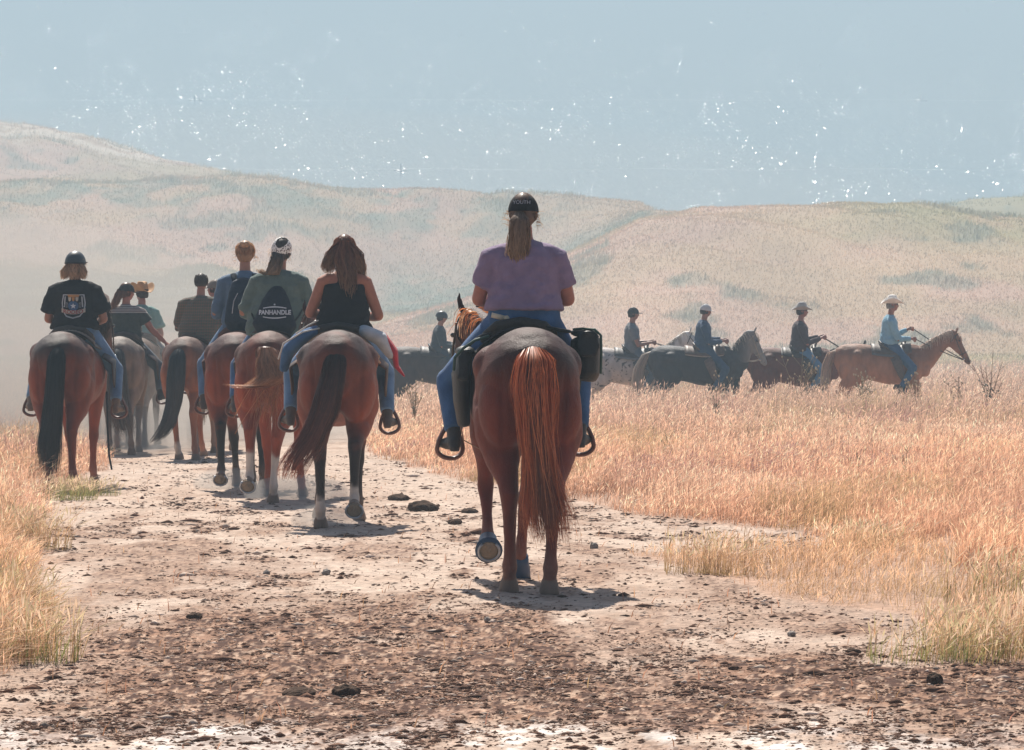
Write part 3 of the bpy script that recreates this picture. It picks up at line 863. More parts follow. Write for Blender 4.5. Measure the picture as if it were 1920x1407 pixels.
    if headcol is not None:
        for l in ('neck', 'head', 'ear'):
            if l in names:
                w = lab == names.index(l); k = smooth(.70, 1.05, V[w][:, 1])[:, None] if l == 'neck' else 1.0
                C[w] = C[w] * (1 - k) + np.array(headcol)[None] * k * (.8 + .4 * n[w])
    if spots is not None:
        sp = smooth(.80, .84, vnoise(V[:, 0] * 26 + V[:, 1] * 31, V[:, 2] * 30 - V[:, 1] * 9, 7)) * smooth(.55, -.1, V[:, 1])
        C = C * (1 - sp[:, None]) + np.array(spots)[None] * sp[:, None]
    setcol(body.data, np.clip(C, .004, .9))
    nn = np.zeros(len(V) * 3, np.float32); body.data.vertices.foreach_get('normal', nn); nn = nn.reshape(-1, 3)
    f = (fbm(V[:, 0] * 6 + seed, V[:, 2] * 5 + V[:, 1] * 4, 41 + seed) - .5) * .022 * smooth(.5, .8, V[:, 2]) + (fbm(V[:, 0] * 17 + V[:, 1] * 9, V[:, 2] * 14, 43) - .5) * .006
    # the groove between the haunch muscles
    gr = np.exp(-((np.abs(V[:, 0]) - .175 - .05 * (V[:, 2] - 1.0)) / .018) ** 2) * smooth(-.60, -.74, V[:, 1]) * smooth(.78, .95, V[:, 2]) * smooth(1.36, 1.2, V[:, 2])
    gr = gr + 1.3 * np.exp(-(V[:, 0] / .018) ** 2) * smooth(-.60, -.75, V[:, 1]) * smooth(1.38, 1.2, V[:, 2])
    body.data.vertices.foreach_set('co', (V + nn * (f - .012 * gr)[:, None]).astype(np.float32).ravel()); body.data.update()
    tag(body, label, 'horse', group)
    # eyes
    for s in (-1, 1):
        E = Body(); E.ball(P + D * .15 + side * (s * .090) + upH * .038, (.016, .018, .016), n=8)
        E.plain('eye', mat('horse_eye', (.012, .008, .006), rough=.08, spec=.8), body)
    # nostrils
    for s in (-1, 1):
        Nn = Body(); Nn.ball(P + D * .575 + side * (s * .040) + upH * .022, (.016, .018, .014), n=8)
        Nn.plain('nostril', mat('nostril', (.015, .010, .010), rough=.8), body)
    # mane
    g = np.random.default_rng(seed + 3)
    st = []; en = []; sg = []; cl = []
    for _ in range(520):
        t = g.uniform(0, 1)
        a = B_.lerp(P, t) + (Cm - B_.lerp(P, .52)) * 4 * t * (1 - t) * .8
        crest_r = np.interp(t, [0, .5, 1], [.225, .165, .105])
        tang = (P - B_).normalized(); nrm = Vector((1, 0, 0)).cross(tang); nrm = nrm if nrm.z > 0 else -nrm
        q = a + nrm * crest_r
        L = g.uniform(.08, .22)
        sd = mane_side * (1 if g.uniform() < .85 else -1)
        st.append(q + Vector((g.normal(0, .01), 0, -.01)))
        en.append(q + Vector((sd * g.uniform(.05, .12), g.normal(-.02, .03), 0)) - nrm * L * .6 - Vector((0, 0, L * .45)))
        sg.append(Vector((sd * .03, 0, .03 + L * .15)))
        cl.append(mane if (mane2 is None or g.uniform() < .6) else mane2)
    for _ in range(70):          # forelock
        q = P + upH * .07 + side * g.normal(0, .02)
        st.append(q); en.append(q + D * g.uniform(.1, .2) + side * g.normal(0, .03) + upH * .0); sg.append(upH * .03); cl.append(mane)
    ribbons('mane', st, en, sg, cl, .006, body, seed=seed)
    # tail
    if tail:
        t = dict(path=[(0, -.83, 1.43), (0, -.92, 1.34), (0, -.97, 1.15), (0, -.97, .9), (0, -.95, .6), (0, -.94, .35)], rad=[.035, .07, .085, .09, .085, .05], n=420)
        t.update(tail)
        strands(name='tail', parent=body, seed=seed, **t)
    # soles of the lifted hooves, with their shoes
    for i in range(4):
        Pp = hoofs[i]; lift = legs[i][1]
        if lift < .5: continue
        a = Vector(Pp[-2]); b = Vector(Pp[-1]); ax = (b - a).normalized(); sx = Vector((1, 0, 0)); oy = ax.cross(sx).normalized()
        c = b + ax * .012
        r = .066 if i < 2 else .063
        S = Body(); pts = [c + sx * (r * math.sin(th)) - oy * (r * math.cos(th)) for th in np.linspace(-2.45, 2.45, 16)]
        S.tube(pts, [(.010, .008)] * 16, n=6, side=tuple(ax), cap=.02)
        S.plain('horseshoe', mat('shoe_steel', (.42, .44, .47), rough=.45, metal=.6), body)
        S = Body(); S.tube([c - ax * .012, c - ax * .002], [r * .95, r * .9], n=14, side=(1, 0, 0), cap=.02); S.ball(c + oy * .02 - ax * .004, (.016, .012, .03), n=8)
        S.plain('sole', mat('hoof_sole', (.30, .23, .16), rough=.9, bump=1, bscale=60), body)
    for i in boots:
        Pp = hoofs[i]; S = Body()
        S.tube([Vector(Pp[8]).lerp(Vector(Pp[9]), .3), Pp[9], Pp[10], Vector(Pp[11])], [.052, .060, .074, .084], n=18, cap=.02)
        S.plain('bell_boot', mat('rubber_boot', (.03, .06, .12) if legs[i][1] > .5 else (.02, .018, .018), rough=.45, spec=.5), body)
    info = dict(P=P, D=D, side=side, upH=upH, body=body, hoofs=hoofs)
    return body, info

def arch(y0, y1, ang, off, thick, yn=10, an=18, top=0.0, droop=0.0, sides=(-1, 1), lo=None):
    """a blanket-like sheet lying over the back between y0 and y1, reaching ang degrees down each side"""
    outer = []; inner = []
    for i in range(yn + 1):
        y = y0 + (y1 - y0) * i / yn
        zc, rx, rz = trunk_at(y)
        zc += .0; rows = ([], [])
        for j in range(an + 1):
            u = -1 + 2 * j / an
            th = u * R(ang)
            flare = droop * max(0, abs(u) - .6) * 2
            for k, o_ in ((0, off), (1, off + thick)):
                x = math.sin(th) * (rx + o_ + flare); z = zc + math.cos(th) * (rz + o_) + top * (1 - abs(u))
                rows[k].append((x, y, z))
        inner.append(rows[0]); outer.append(rows[1])
    V = [p for r in inner for p in r] + [p for r in outer for p in r]
    n = (yn + 1) * (an + 1); F = []
    ix = lambda i, j, k: k * n + i * (an + 1) + j
    for i in range(yn):
        for j in range(an):
            F.append((ix(i, j, 0), ix(i + 1, j, 0), ix(i + 1, j + 1, 0), ix(i, j + 1, 0))); F.append((ix(i, j, 1), ix(i, j + 1, 1), ix(i + 1, j + 1, 1), ix(i + 1, j, 1)))
    for i in range(yn):
        F.append((ix(i, 0, 0), ix(i, 0, 1), ix(i + 1, 0, 1), ix(i + 1, 0, 0))); F.append((ix(i, an, 0), ix(i + 1, an, 0), ix(i + 1, an, 1), ix(i, an, 1)))
    for j in range(an):
        F.append((ix(0, j, 0), ix(0, j + 1, 0), ix(0, j + 1, 1), ix(0, j, 1))); F.append((ix(yn, j, 0), ix(yn, j, 1), ix(yn, j + 1, 1), ix(yn, j + 1, 0)))
    return V, F

def empty(name, label, cat, group=None):
    o = bpy.data.objects.new(name, None); COL.objects.link(o); o.empty_display_size = .3
    return tag(o, label, cat, group)

def saddle(label, leather_c=(.07, .035, .02), feet=None, trim=None, group='saddles on the horses', cantle_c=None, stir=True, wide=1.0, zoff=0.0, fenders=True):
    root = empty('saddle', label, 'saddle', group)
    ML = leather('saddle_leather_%s' % (leather_c,), leather_c)
    B = Body()
    B.tube([(-.205 * wide, .07, 1.445), (-.20 * wide, .0, 1.485), (-.14 * wide, -.055, 1.54), (0, -.08, 1.565), (.14 * wide, -.055, 1.54), (.20 * wide, .0, 1.485), (.205 * wide, .07, 1.445)], [(.02, .03)] * 7, n=10, side=(0, 1, 0))
    B.ball((0, .14, 1.455), (.175, .25, .055), n=18); B.ball((0, -.02, 1.485), (.17, .07, .055), n=14)
    B.tube([(-.17, .36, 1.40), (-.12, .37, 1.50), (0, .37, 1.545), (.12, .37, 1.50), (.17, .36, 1.40)], [(.04, .04)] * 5, n=10, side=(0, 1, 0))
    B.fused('seat', leather('cantle_%s' % (cantle_c or leather_c,), cantle_c or leather_c), voxel=.012, it=3, parent=root)
    H = Body(); H.tube([(0, .40, 1.54), (0, .42, 1.61)], [.022, .016], n=8); H.ball((0, .425, 1.625), (.038, .045, .014))
    H.plain('horn', ML, root)
    V, F = arch(-.24, .50, 52, .028, .012)
    mk_mesh('skirt', V, F, ML, sm=True, parent=root)
    if trim:
        T = Body()
        for s_ in (-.24,):
            pts = []
            for j in range(15):
                th = R(-52 + 104 * j / 14); zc, rx, rz = trunk_at(s_); pts.append((math.sin(th) * (rx + .036), s_ - .004, zc + math.cos(th) * (rz + .036)))
            T.tube(pts, [.010] * 15, n=6, side=(0, 1, 0))
        T.plain('trim', mat('trim_%s' % (trim,), trim, rough=.7), root)
    # stirrups
    for s, ft in zip((-1, 1), feet or ()):
        f = Vector(ft)
        if fenders:
            a = Vector((s * .30, .18, 1.30)); b = f + Vector((-s * .01, -.01, .20))
            Fd = Body(); Fd.tube([a, a.lerp(b, .3) + Vector((s * .06, 0, .03)), a.lerp(b, .75) + Vector((s * .015, 0, 0)), b], [(.012, .085), (.014, .095), (.012, .06), (.012, .03)], n=10, side=(1, 0, -.3))
            Fd.plain('fender', ML, root)
        if stir:
            S = Body(); pts = []
            for th in np.linspace(0, 2 * math.pi, 25):
                xx = math.sin(th); zz = math.cos(th)
                wx = (.070 if xx * s < 0 else .084) * (1 if zz < 0 else 1 - .72 * zz ** 1.6)
                pts.append(f + Vector((xx * wx + s * .012, .04, -.018 + (.175 * max(0, zz) + .058 * min(0, zz)))))
            S.tube(pts, [(.036, .014)] * 25, n=8, side=(0, 1, 0), cap=.02)
            # a flat leather loop: orient the wide axis along the horse
            S.plain('stirrup', leather('stirrup_leather', (.13, .045, .03)), root)
    return root

def blanket(label, c, y0=-.34, y1=.56, ang=60, stripes=None, group='saddle pads', droop=.03, off=.006, th=.016):
    V, F = arch(y0, y1, ang, off, th, droop=droop)
    m = cloth('blanket_%s' % (c,), c, bump=1.0)
    o = mk_mesh('saddle_pad', V, F, m, sm=True)
    return tag(o, label, 'saddle pad', group)

def bridle(label, info, hands=None, c=(.05, .03, .02), group='bridles', rein_drop=.10, rein_c=None, r=.007):
    P, D, side, upH = info['P'], info['D'], info['side'], info['upH']
    root = empty('bridle', label, 'bridle', group)
    Bd = Body()
    def ring(s_, rx, rz, tilt=0):
        cc = P + D * s_ - upH * (rz - .075)
        pts = [cc + side * ((rx + .008) * math.cos(t)) + upH * ((rz + .008) * math.sin(t)) + D * (tilt * math.sin(t)) for t in np.linspace(0, 2 * math.pi, 17)]
        Bd.tube(pts, [(.007, .006)] * 17, n=6, side=tuple(D), cap=.02)
    ring(.06, .088, .115, -.05); ring(.40, .057, .074)
    for s in (-1, 1):
        Bd.tube([P + D * .02 + side * (s * .092) + upH * .0, P + D * .22 + side * (s * .09) - upH * .02, P + D * .40 + side * (s * .066) - upH * .02, P + D * .50 + side * (s * .062) - upH * .03], [(.007, .007)] * 4, n=6, side=tuple(side), cap=.02)
    m = leather('bridle_leather_%s' % (c,), c)
    Bd.plain('headstall', m, root)
    for s in (-1, 1):
        bt = Body(); bt.ball(P + D * .50 + side * (s * .068) - upH * .035, (.017, .017, .022), n=8)
        bt.plain('bit_ring', mat('bit_steel', (.6, .6, .6), rough=.25, metal=1), root)
    if hands:
        for s, h in zip((-1, 1), hands):
            Rn = Body()
            a = P + D * .50 + side * (s * .07) - upH * .05; b = Vector(h)
            pts = [a.lerp(b, t) - Vector((0, 0, rein_drop * 4 * t * (1 - t))) for t in np.linspace(0, 1, 9)]
            Rn.tube(pts, [r] * 9, n=6, cap=.02)
            Rn.plain('rein', leather('rein_%s' % (rein_c or c,), rein_c or c), root)
    return root

# ------------------------------------------------------------------ riders
SKIN = {}
def skin(name, c):
    m = mat('skin_' + name, c, rough=.5, spec=.35, var=.08, vscale=25)
    m.node_tree.nodes['Principled BSDF'].inputs['Subsurface Weight'].default_value = .0
    return m

TOR = [(-.03, .175, .125), (.08, .175, .120), (.20, .150, .105), (.32, .160, .112), (.42, .172, .115), (.475, .145, .100), (.515, .100, .078), (.545, .065, .062)]

def hand_prims(B, wrist, direction, curl=1.0, palm_n=None, sgn=1, grip=True, k=1.0):
    """palm, four jointed fingers and a thumb from the side of the palm"""
    w = Vector(wrist); d = Vector(direction).normalized()
    n = Vector(palm_n or (0, 0, -1)); n = (n - d * n.dot(d)).normalized(); s = d.cross(n).normalized()
    B.tube([w - d * .01, w + d * .045 * k, w + d * .09 * k], [(.026 * k, .018 * k), (.040 * k, .016 * k), (.040 * k, .014 * k)], n=12, side=tuple(s), label='hand')
    for i, (o, L) in enumerate(((-.031, .078), (-.011, .088), (.010, .082), (.030, .064))):
        p = w + d * .088 * k + s * o * k; dr = d.copy(); pts = [p - d * .01]
        a = curl * (1.05 + .08 * i) if grip else curl * (.12 + .06 * i)
        for q in range(3):
            dr = (Matrix.Rotation(a, 3, s) @ dr); 
            if dr.dot(n) < 0 and q == 0: a = -a; dr = (Matrix.Rotation(2 * a, 3, s) @ dr)
            pts.append(pts[-1] + dr * (L * k * (.42, .32, .26)[q]))
        fan = s * (o * (.0 if grip else .35) * k)
        pts = [x + fan * (j / 3) for j, x in enumerate(pts)]
        B.tube(pts, [.0105 * k, .0100 * k, .0090 * k, .0075 * k], n=8, side=tuple(s), label='hand')
    t0 = w + d * .025 * k - s * .028 * k * sgn
    t1 = t0 - s * .028 * k * sgn + d * .03 * k + n * .012 * k
    t2 = t1 + d * .032 * k + n * (.02 if grip else .004) * k + s * (.012 * sgn if grip else -.01 * sgn) * k
    B.tube([t0, t1, t2], [.014 * k, .0115 * k, .009 * k], n=8, label='hand')

def skull(B, M, o=0.0, lo=-.20, label='head'):
    for p in (((0, -.004, .022), (.074, .094, .092)), ((0, .012, -.02), (.066, .078, .085))):
        i0, j0 = len(B.V), len(B.S); B.ball(p[0], tuple(r + o for r in p[1]), n=18, label=label); B.xf(M, i0, j0)

def person(label, seat=(0, .12, 1.50), feet=((-.38, .24, .80), (.38, .24, .80)), knees=((-.385, .36, 1.20), (.385, .36, 1.20)), k=1.0, wide=1.0, sw=.185,
           elbows=None, hands=None, lean=.05, tilt=0.0, yaw=0.0, pitch=0.0, roll=0.0, skinc=(.36, .17, .11), skn='a', shirt=None, jeans=None, boot=None,
           hair=None, hat=None, group=None, eyes=False, vox=.0105, grip=(True, True), hand_dirs=None, tw=0.0, kneefat=1.0):
    """seated rider; shirt = dict(color mat, sleeve 0..2, hem, ...)"""
    S = Vector(seat); B = Body(); SH = Body(); JN = Body(); BT = Body()
    def T(x, y, z):
        z *= k
        return Vector((S.x + x + tilt * z + math.sin(tw) * 0, S.y + y - .03 + lean * z, S.z + z))
    B.tube([T(0, 0, z) for z, a, b in TOR], [(a * wide, b * wide) for z, a, b in TOR], n=22, label='torso', cap=.5)
    B.ball(T(0, -.03, .0), (.155 * wide, .115 * wide, .09), n=16)
    B.tube([T(0, 0, .50), T(0, .01, .58), T(0, .02, .64)], [(.065, .062), (.054, .055), (.052, .056)], n=12, label='neck')
    HC = T(0, .03, .735)
    M = Matrix.Translation(HC) @ Matrix.Rotation(yaw, 4, 'Z') @ Matrix.Rotation(pitch, 4, 'X') @ Matrix.Rotation(roll, 4, 'Y') @ Matrix.Scale(k, 4)
    skull(B, M)
    i0, j0 = len(B.V), len(B.S)
    B.tube([(0, .035, -.10), (0, .060, -.085), (0, .070, -.055)], [(.028, .022), (.040, .026), (.045, .022)], n=12, label='head')   # jaw and chin
    B.tube([(0, .080, .020), (0, .098, -.012), (0, .108, -.032)], [.010, .012, .014], n=8, label='head')        # nose
    B.ball((0, .086, .032), (.050, .014, .010), label='head')                                                      # brow
    B.ball((0, .088, -.058), (.024, .012, .007), label='head'); B.ball((0, .086, -.070), (.021, .012, .008), label='head')   # lips
    for s in (-1, 1): B.ball((s * .076, -.002, -.010), (.011, .020, .031), label='head'); B.ball((s * .042, .062, -.022), (.022, .022, .020), label='head')
    B.xf(M, i0, j0)
    elbows = elbows or ((-.27, -.02, .20), (.27, -.02, .20)); hands = hands or ((-.09, .33, .17), (.09, .33, .17))
    wr = []
    sleeve = shirt.get('sleeve', .6) if shirt else 0
    so = shirt.get('off', .014) if shirt else .014
    for s, e, h in zip((-1, 1), elbows, hands):
        s0 = T(s * sw * wide, 0, .445); E = S + Vector(e); H = S + Vector(h)
        fd = (H - E).normalized(); W = H - fd * .05
        B.tube([T(s * sw * .35 * wide, 0, .482), T(s * sw * .75 * wide, 0, .468), s0, s0.lerp(E, .4), E], [(.05, .06), (.052, .062), (.055, .058), (.049, .050), (.042, .044)], n=14, label='arm')
        B.tube([E, E.lerp(W, .3), W], [(.042, .044), (.042, .040), (.026, .024)], n=12, label='arm')
        hd_ = hand_dirs[0 if s < 0 else 1] if hand_dirs else fd + Vector((0, .2, -.15))
        hand_prims(B, W, hd_, grip=grip[0 if s < 0 else 1], sgn=s if True else 1, palm_n=(-s * 1.0, 0, -.4) if grip[0 if s < 0 else 1] else (0, .3, -1))
        if shirt and sleeve > 0:
            u = min(1, sleeve)
            tip = s0.lerp(E, u)
            fl = shirt.get('flare', .012) if sleeve < 1 else 0
            SH.tube([T(s * sw * .30 * wide, 0, .486), T(s * sw * .72 * wide, 0, .468), s0, s0.lerp(E, .4 * u), tip], [(.050 + so, .060 + so), (.053 + so, .064 + so), (.056 + so, .060 + so), (.052 + so + fl * .5, .054 + so + fl * .5), (.046 + so + fl * 1.2, .048 + so + fl * 1.2)], n=16, cap=.15)
            if sleeve > 1:
                SH.tube([E, E.lerp(W, .3), E.lerp(W, (sleeve - 1))], [(.046 + so, .048 + so), (.045 + so, .043 + so), (.034 + so * .7, .034 + so * .7)], n=14, cap=.3)
    # legs
    for i, s in enumerate((-1, 1)):
        hip = S + Vector((s * .095 * wide, .0, .03)); K = Vector(knees[i]); A = Vector(feet[i]) + Vector((0, -.05, .09))
        fat = kneefat
        B.tube([hip, hip.lerp(K, .5), K], [(.092, .095), (.078, .080), (.056, .060)], n=14, label='leg')
        B.tube([K, K.lerp(A, .35), A], [(.056, .058), (.052, .056), (.036, .038)], n=12, label='leg')
        F0 = A + Vector((0, -.03, -.055)); F1 = A + Vector((s * .030, .075, -.075)); F2 = A + Vector((s * .065, .16, -.078))
        B.tube([F0, F1, F2], [(.030, .036), (.036, .028), (.028, .018)], n=12, label='foot')
        if jeans:
            JN.tube([hip, hip.lerp(K, .5), K], [(.108 * fat, .112 * fat), (.094 * fat, .098 * fat), (.074, .078)], n=16)
            JN.tube([K, K.lerp(A, .4), K.lerp(A, jeans.get('len', .97))], [(.074, .078), (.066, .072), (.058, .064)], n=14, cap=.15)
            JN.ball(K + Vector((0, .0, .015)), (.074, .078, .07), n=12)
        b = Body()
        b.tube([K.lerp(A, .62), A, A + Vector((0, -.005, -.03))], [(.050, .054), (.045, .050), (.044, .052)], n=14)
        b.tube([F0 + Vector((0, -.005, -.012)), F1, F2 + Vector((0, .015, 0))], [(.041, .046), (.048, .038), (.034, .024)], n=14)
        b.tube([F0 + Vector((0, -.02, -.03)), F0 + Vector((0, -.02, -.065))], [(.034, .034), (.032, .032)], n=10, cap=.02)
        BT_ = b; boots_list.append((b, boot)) if False else None
        if boot:
            person._b.append((b, boot))
    body = B.fused('person', skin(skn, skinc), voxel=vox, it=2)
    tag(body, label, 'person', group)
    if jeans:
        JN.tube([S + Vector((0, -.03, -.07)), S + Vector((0, -.03, .05)), T(0, -.005, jeans.get('top', .15))], [(.165 * wide, .12), (.195 * wide, .142), (.175 * wide + .008, .125 * wide + .008)], n=20, cap=.3)
        JN.fused('trousers', jeans['m'], voxel=.013, it=3, parent=body)
    for b, m in person._b: b.fused('boot', m, voxel=.010, it=2, parent=body)
    person._b.clear()
    if shirt:
        hem = shirt.get('hem', .04); top = shirt.get('top', .56); P_ = []; Q_ = []
        zz = [z for z in np.linspace(hem, min(top, .50), 8)]
        ta = np.array(TOR)
        blouse = shirt.get('loose', .012)
        for z in zz:
            f = 1 + 0
            a = np.interp(z, ta[:, 0], ta[:, 1]); b = np.interp(z, ta[:, 0], ta[:, 2])
            lo = blouse * smooth(.40, .15, z)
            P_.append(T(0, -.004, z)); Q_.append(((a + shirt.get('sidefull', 0) * smooth(.4, .2, z)) * wide + so + lo, b * wide + so + lo))
        if top > .5:
            P_.append(T(0, 0, .530)); Q_.append((.085 * wide + so, .070 + so))
            P_.append(T(0, .003, top)); Q_.append((.058 + so * .6, .058 + so * .6))
        SH.tube(P_, Q_, n=24, cap=.05)
        for p in shirt.get('extra', ()):      # straps and the like
            SH.tube([T(*q) for q in p[0]], p[1], n=12, cap=.3)
        sh = SH.fused(shirt.get('name', 'shirt'), shirt['m'], voxel=.0115, it=3, parent=body)
        # folds
        V = coords(sh.data).astype(float)
        nn = np.zeros(len(V) * 3, np.float32); sh.data.vertices.foreach_get('normal', nn); nn = nn.reshape(-1, 3)
        zl = (V[:, 2] - S.z)
        f = (fbm(V[:, 0] * 5 + V[:, 1] * 3 + zl * 4, zl * 13 - V[:, 0] * 5, len(label)) - .5) * smooth(.47, .1, zl) * .046 + (fbm(V[:, 0] * 16, zl * 22 + V[:, 1] * 12, 3) - .5) * .015
        V += nn * f[:, None]
        sh.data.vertices.foreach_set('co', V.astype(np.float32).ravel()); sh.data.update()
    else: sh = None
    if eyes:
        E = Body(); E2 = Body()
        if eyes == 'shades':
            E.tube([(-.02, .094, .007), (.02, .094, .007)], [.004, .004], n=5)
            for s in (-1, 1): E.ball((s * .033, .086, .004), (.026, .010, .017), n=10); E.tube([(s * .055, .082, .008), (s * .078, .0, .005)], [.004, .004], n=5)
        else:
            E.ball((.031, .083, .004), (.013, .008, .007), n=8); E2.ball((-.031, .083, .004), (.013, .008, .007), n=8)
            E2.xf(M); E2.plain('eye', mat('lens', (.015, .012, .012), rough=.15, spec=.6), body)
        E.xf(M); E.plain('sunglasses' if eyes == 'shades' else 'eye', mat('lens', (.015, .012, .012), rough=.15, spec=.6), body)
    person._hat = bool(hat)
    if hair: hair(body, M, HC, S, T)
    if hat: hat(body, M)
    return body, dict(S=S, M=M, HC=HC, T=T, shirt=sh, body=body)
person._b = []
person._hat = False
boots_list = []

# hair builders -------------------------------------------------------
def hair_cap(body, M, c, o=.012, front=.045, low=-.06):
    """a close cap of hair over the skull, open at the face"""
    B = Body(); skull(B, Matrix.Identity(4), o=o)
    B.ball((0, -.035, -.03), (.066 + o, .062 + o, .075), n=14)
    ob = B.fused('hair', hair_mat(), voxel=.010, it=2)
    me = ob.data; import bmesh
    bm = bmesh.new(); bm.from_mesh(me)
    dl = [v for v in bm.verts if (v.co.y > front + max(0, .02 - v.co.z) * -.55 and v.co.z < .085) or v.co.z < low - (v.co.y < -.02) * .03]
    bmesh.ops.delete(bm, geom=dl, context='VERTS'); bm.to_mesh(me); bm.free()
    V = coords(me).astype(float)
    n = fbm(np.arctan2(V[:, 0], V[:, 1]) * 9, V[:, 2] * 9, 3)
    V *= (1 + (n - .5)[:, None] * .06)
    C = np.array(c)[None] * (.6 + .8 * n)[:, None]
    me.vertices.foreach_set('co', V.astype(np.float32).ravel())
    setcol(me, np.clip(C, .004, .9))
    me.transform(M); me.update(); me.materials.clear(); me.materials.append(hair_mat())
    ob.parent = body
    g = np.random.default_rng(int(abs(c[0]) * 1e4) % 997); st = []; en = []; sg = []
    for _ in range(420):
        a = g.uniform(-1.9, 1.9); z0 = g.uniform(-.03, -.005 if person._hat else .10); L = g.uniform(.03, .07)
        def sp(a, z, e):
            rr = math.sqrt(max(.02, 1 - ((z - .022) / .108) ** 2)); return Vector((math.sin(a) * (.078 + o) * rr, -math.cos(a) * (.098 + o) * rr, z)) * (1 + e)
        p = sp(a, z0, .0); q = sp(a + g.normal(0, .12), max(low - .01, z0 - L), g.uniform(-.01, .09))
        st.append(M @ p); en.append(M @ q); sg.append(M.to_3x3() @ (p.normalized() * .006))
    ribbons('hair_strands', st, en, sg, [c] * len(st), .0035, ob, seed=3)
    return ob

def fly_hairs(body, M, c, n=60, L=.10, seed=0, low=-.09, name='stray_hairs'):
    g = np.random.default_rng(seed)
    for s in (-1, 1):
      st = []; en = []; sg = []
      for _ in range(n // 2):
        z = g.uniform(low, .02); p = Vector((s * .082, g.uniform(-.05, .02), z)); q = p + Vector((s * g.uniform(.01, .6) * L, g.uniform(-.03, .03), g.uniform(-.6, .25) * L))
        st.append(M @ p); en.append(M @ q); sg.append(Vector((s * .006, 0, .008)))
      ribbons(name, st, en, sg, [c] * len(st), .0016, body, seed=seed)

def hair_pony(c, tip, root=(0, -.10, -.02), drop=((.0, -.15, -.06), (-.01, -.15, -.16), (-.02, -.14, -.28), (-.01, -.13, -.36)), rad=(.020, .034, .042, .040, .018), n=230, seed=0, cap_o=.012, world=True, wave=.010, fly=40, tube=.65):
    def f(body, M, HC, S, T):
        hair_cap(body, M, c, cap_o)
        p0 = M @ Vector(root)
        path = [p0] + [HC + Vector(d) for d in drop]
        strands(path, rad[:len(path)], n, c, tip, 'ponytail', body, seed=seed, width=.0045, spread_tip=1.2, core=tube, wave=wave, flat=.6)
        if fly: fly_hairs(body, M, tip, fly, seed=seed)
    return f

def hair_short(c, o=.010, low=-.05):
    def f(body, M, HC, S, T):
        hair_cap(body, M, c, o, low=low)
    return f

def hair_loose(c, tip, bundles, cap_o=.016, n=200, wave=.012, fly=60, seed=0, flyL=.12):
    def f(body, M, HC, S, T):
        hair_cap(body, M, c, cap_o)
        P = []; 
        for i, (path, rad) in enumerate(bundles):
            strands([HC + Vector(p) for p in path], rad, n, c, tip, 'hair_lock', body, seed=seed + i, width=.0055, spread_tip=1.15, core=.8, wave=wave, flat=.7)
        if fly: fly_hairs(body, M, tip, fly, L=flyL, seed=seed, low=-.14)
    return f

# hats ----------------------------------------------------------------
def lathe_ell(profile, sx, sy, n=36, c=(0, 0, 0), warp=None):
    V = []; F = []
    for (r, z) in profile:
        for j in range(n):
            th = 2 * math.pi * j / n
            p = [c[0] + r * sx * math.cos(th), c[1] + r * sy * math.sin(th), c[2] + z]
            if warp: p = warp(p, r, th)
            V.append(tuple(p))
    for i in range(len(profile) - 1):
        for j in range(n):
            k = (j + 1) % n
            F.append((i * n + j, i * n + k, (i + 1) * n + k, (i + 1) * n + j))
    return V, F

def dome_profile(r, z0, h, n=9, th=.006):
    out = [(r * math.cos(a), z0 + h * math.sin(a)) for a in np.linspace(0, math.pi / 2 * .985, n)]
    inn = [((r - th) * math.cos(a), z0 + (h - th) * math.sin(a)) for a in np.linspace(math.pi / 2 * .985, 0, n)]
    return out + inn + [out[0]]

def hat_cap(m, brim=True, back_gap=False, tilt=0, trim=None, text=None, z0=.002, h=.120, r=.096):
    def f(body, M):
        V, F = lathe_ell(dome_profile(r, z0, h), 1.0, 1.18)
        V = [(x, y - .002, z) for x, y, z in V]
        o = mk_mesh('cap', [M @ Vector(v) for v in V], F, m, sm=True, parent=body)
        if brim:
            B = Body(); B.tube([(-.070, .075, z0 + .004), (-.045, .135, z0 + .002), (0, .165, z0 - .002), (.045, .135, z0 + .002), (.070, .075, z0 + .004)], [(.004, .022)] * 5, n=8, side=(0, 0, 1), cap=.4)
            B.ball((0, .105, z0 + .004), (.070, .062, .005), n=16)
            B.xf(M); B.plain('cap_brim', m, o)
        if text:
            lettering(text[0], text[1], o, lambda u, v: M @ Vector((u, -.1165 + 5.0 * u * u + max(0, v - .03) * .42, v)), mat('cap_thread', (.55, .55, .58), rough=.7), (0, .055), bold=.0)
        B = Body(); B.ball((0, -.002, z0 + h), (.008, .008, .004), n=8, seg=False); B.xf(M); B.plain('button', m, o)
        return o
    return f

def hat_helmet(m):
    def f(body, M):
        prof = dome_profile(.108, .0, .128, n=12, th=.012)
        V, F = lathe_ell(prof, 1.0, 1.22, c=(0, -.006, .002))
        o = mk_mesh('riding_helmet', [M @ Vector(v) for v in V], F, m, sm=True, parent=body)
        B = Body(); B.tube([(-.085, .09, .012), (-.05, .138, .006), (0, .155, .004), (.05, .138, .006), (.085, .09, .012)], [(.006, .018)] * 5, n=8, side=(0, 0, 1)); B.xf(M); B.plain('visor', m, o)
        B = Body(); B.tube([(x, y, z) for x, y, z in [(.107 * math.cos(t), -.006 + .131 * math.sin(t), .002) for t in np.linspace(0, 2 * math.pi, 25)]], [(.010, .005)] * 25, n=6, side=(0, 0, 1)); B.xf(M); B.plain('rim', mat('rubber_black', (.02, .02, .022), rough=.6), o)
        B = Body()
        for s in (-1, 1): B.tube([(s * .098, .0, .0), (s * .080, .01, -.05), (s * .040, .03, -.112), (0, .035, -.118)], [.0045] * 4, n=5)
        B.xf(M); B.plain('chin_strap', mat('strap_black', (.02, .02, .022), rough=.8), o)
        return o
    return f

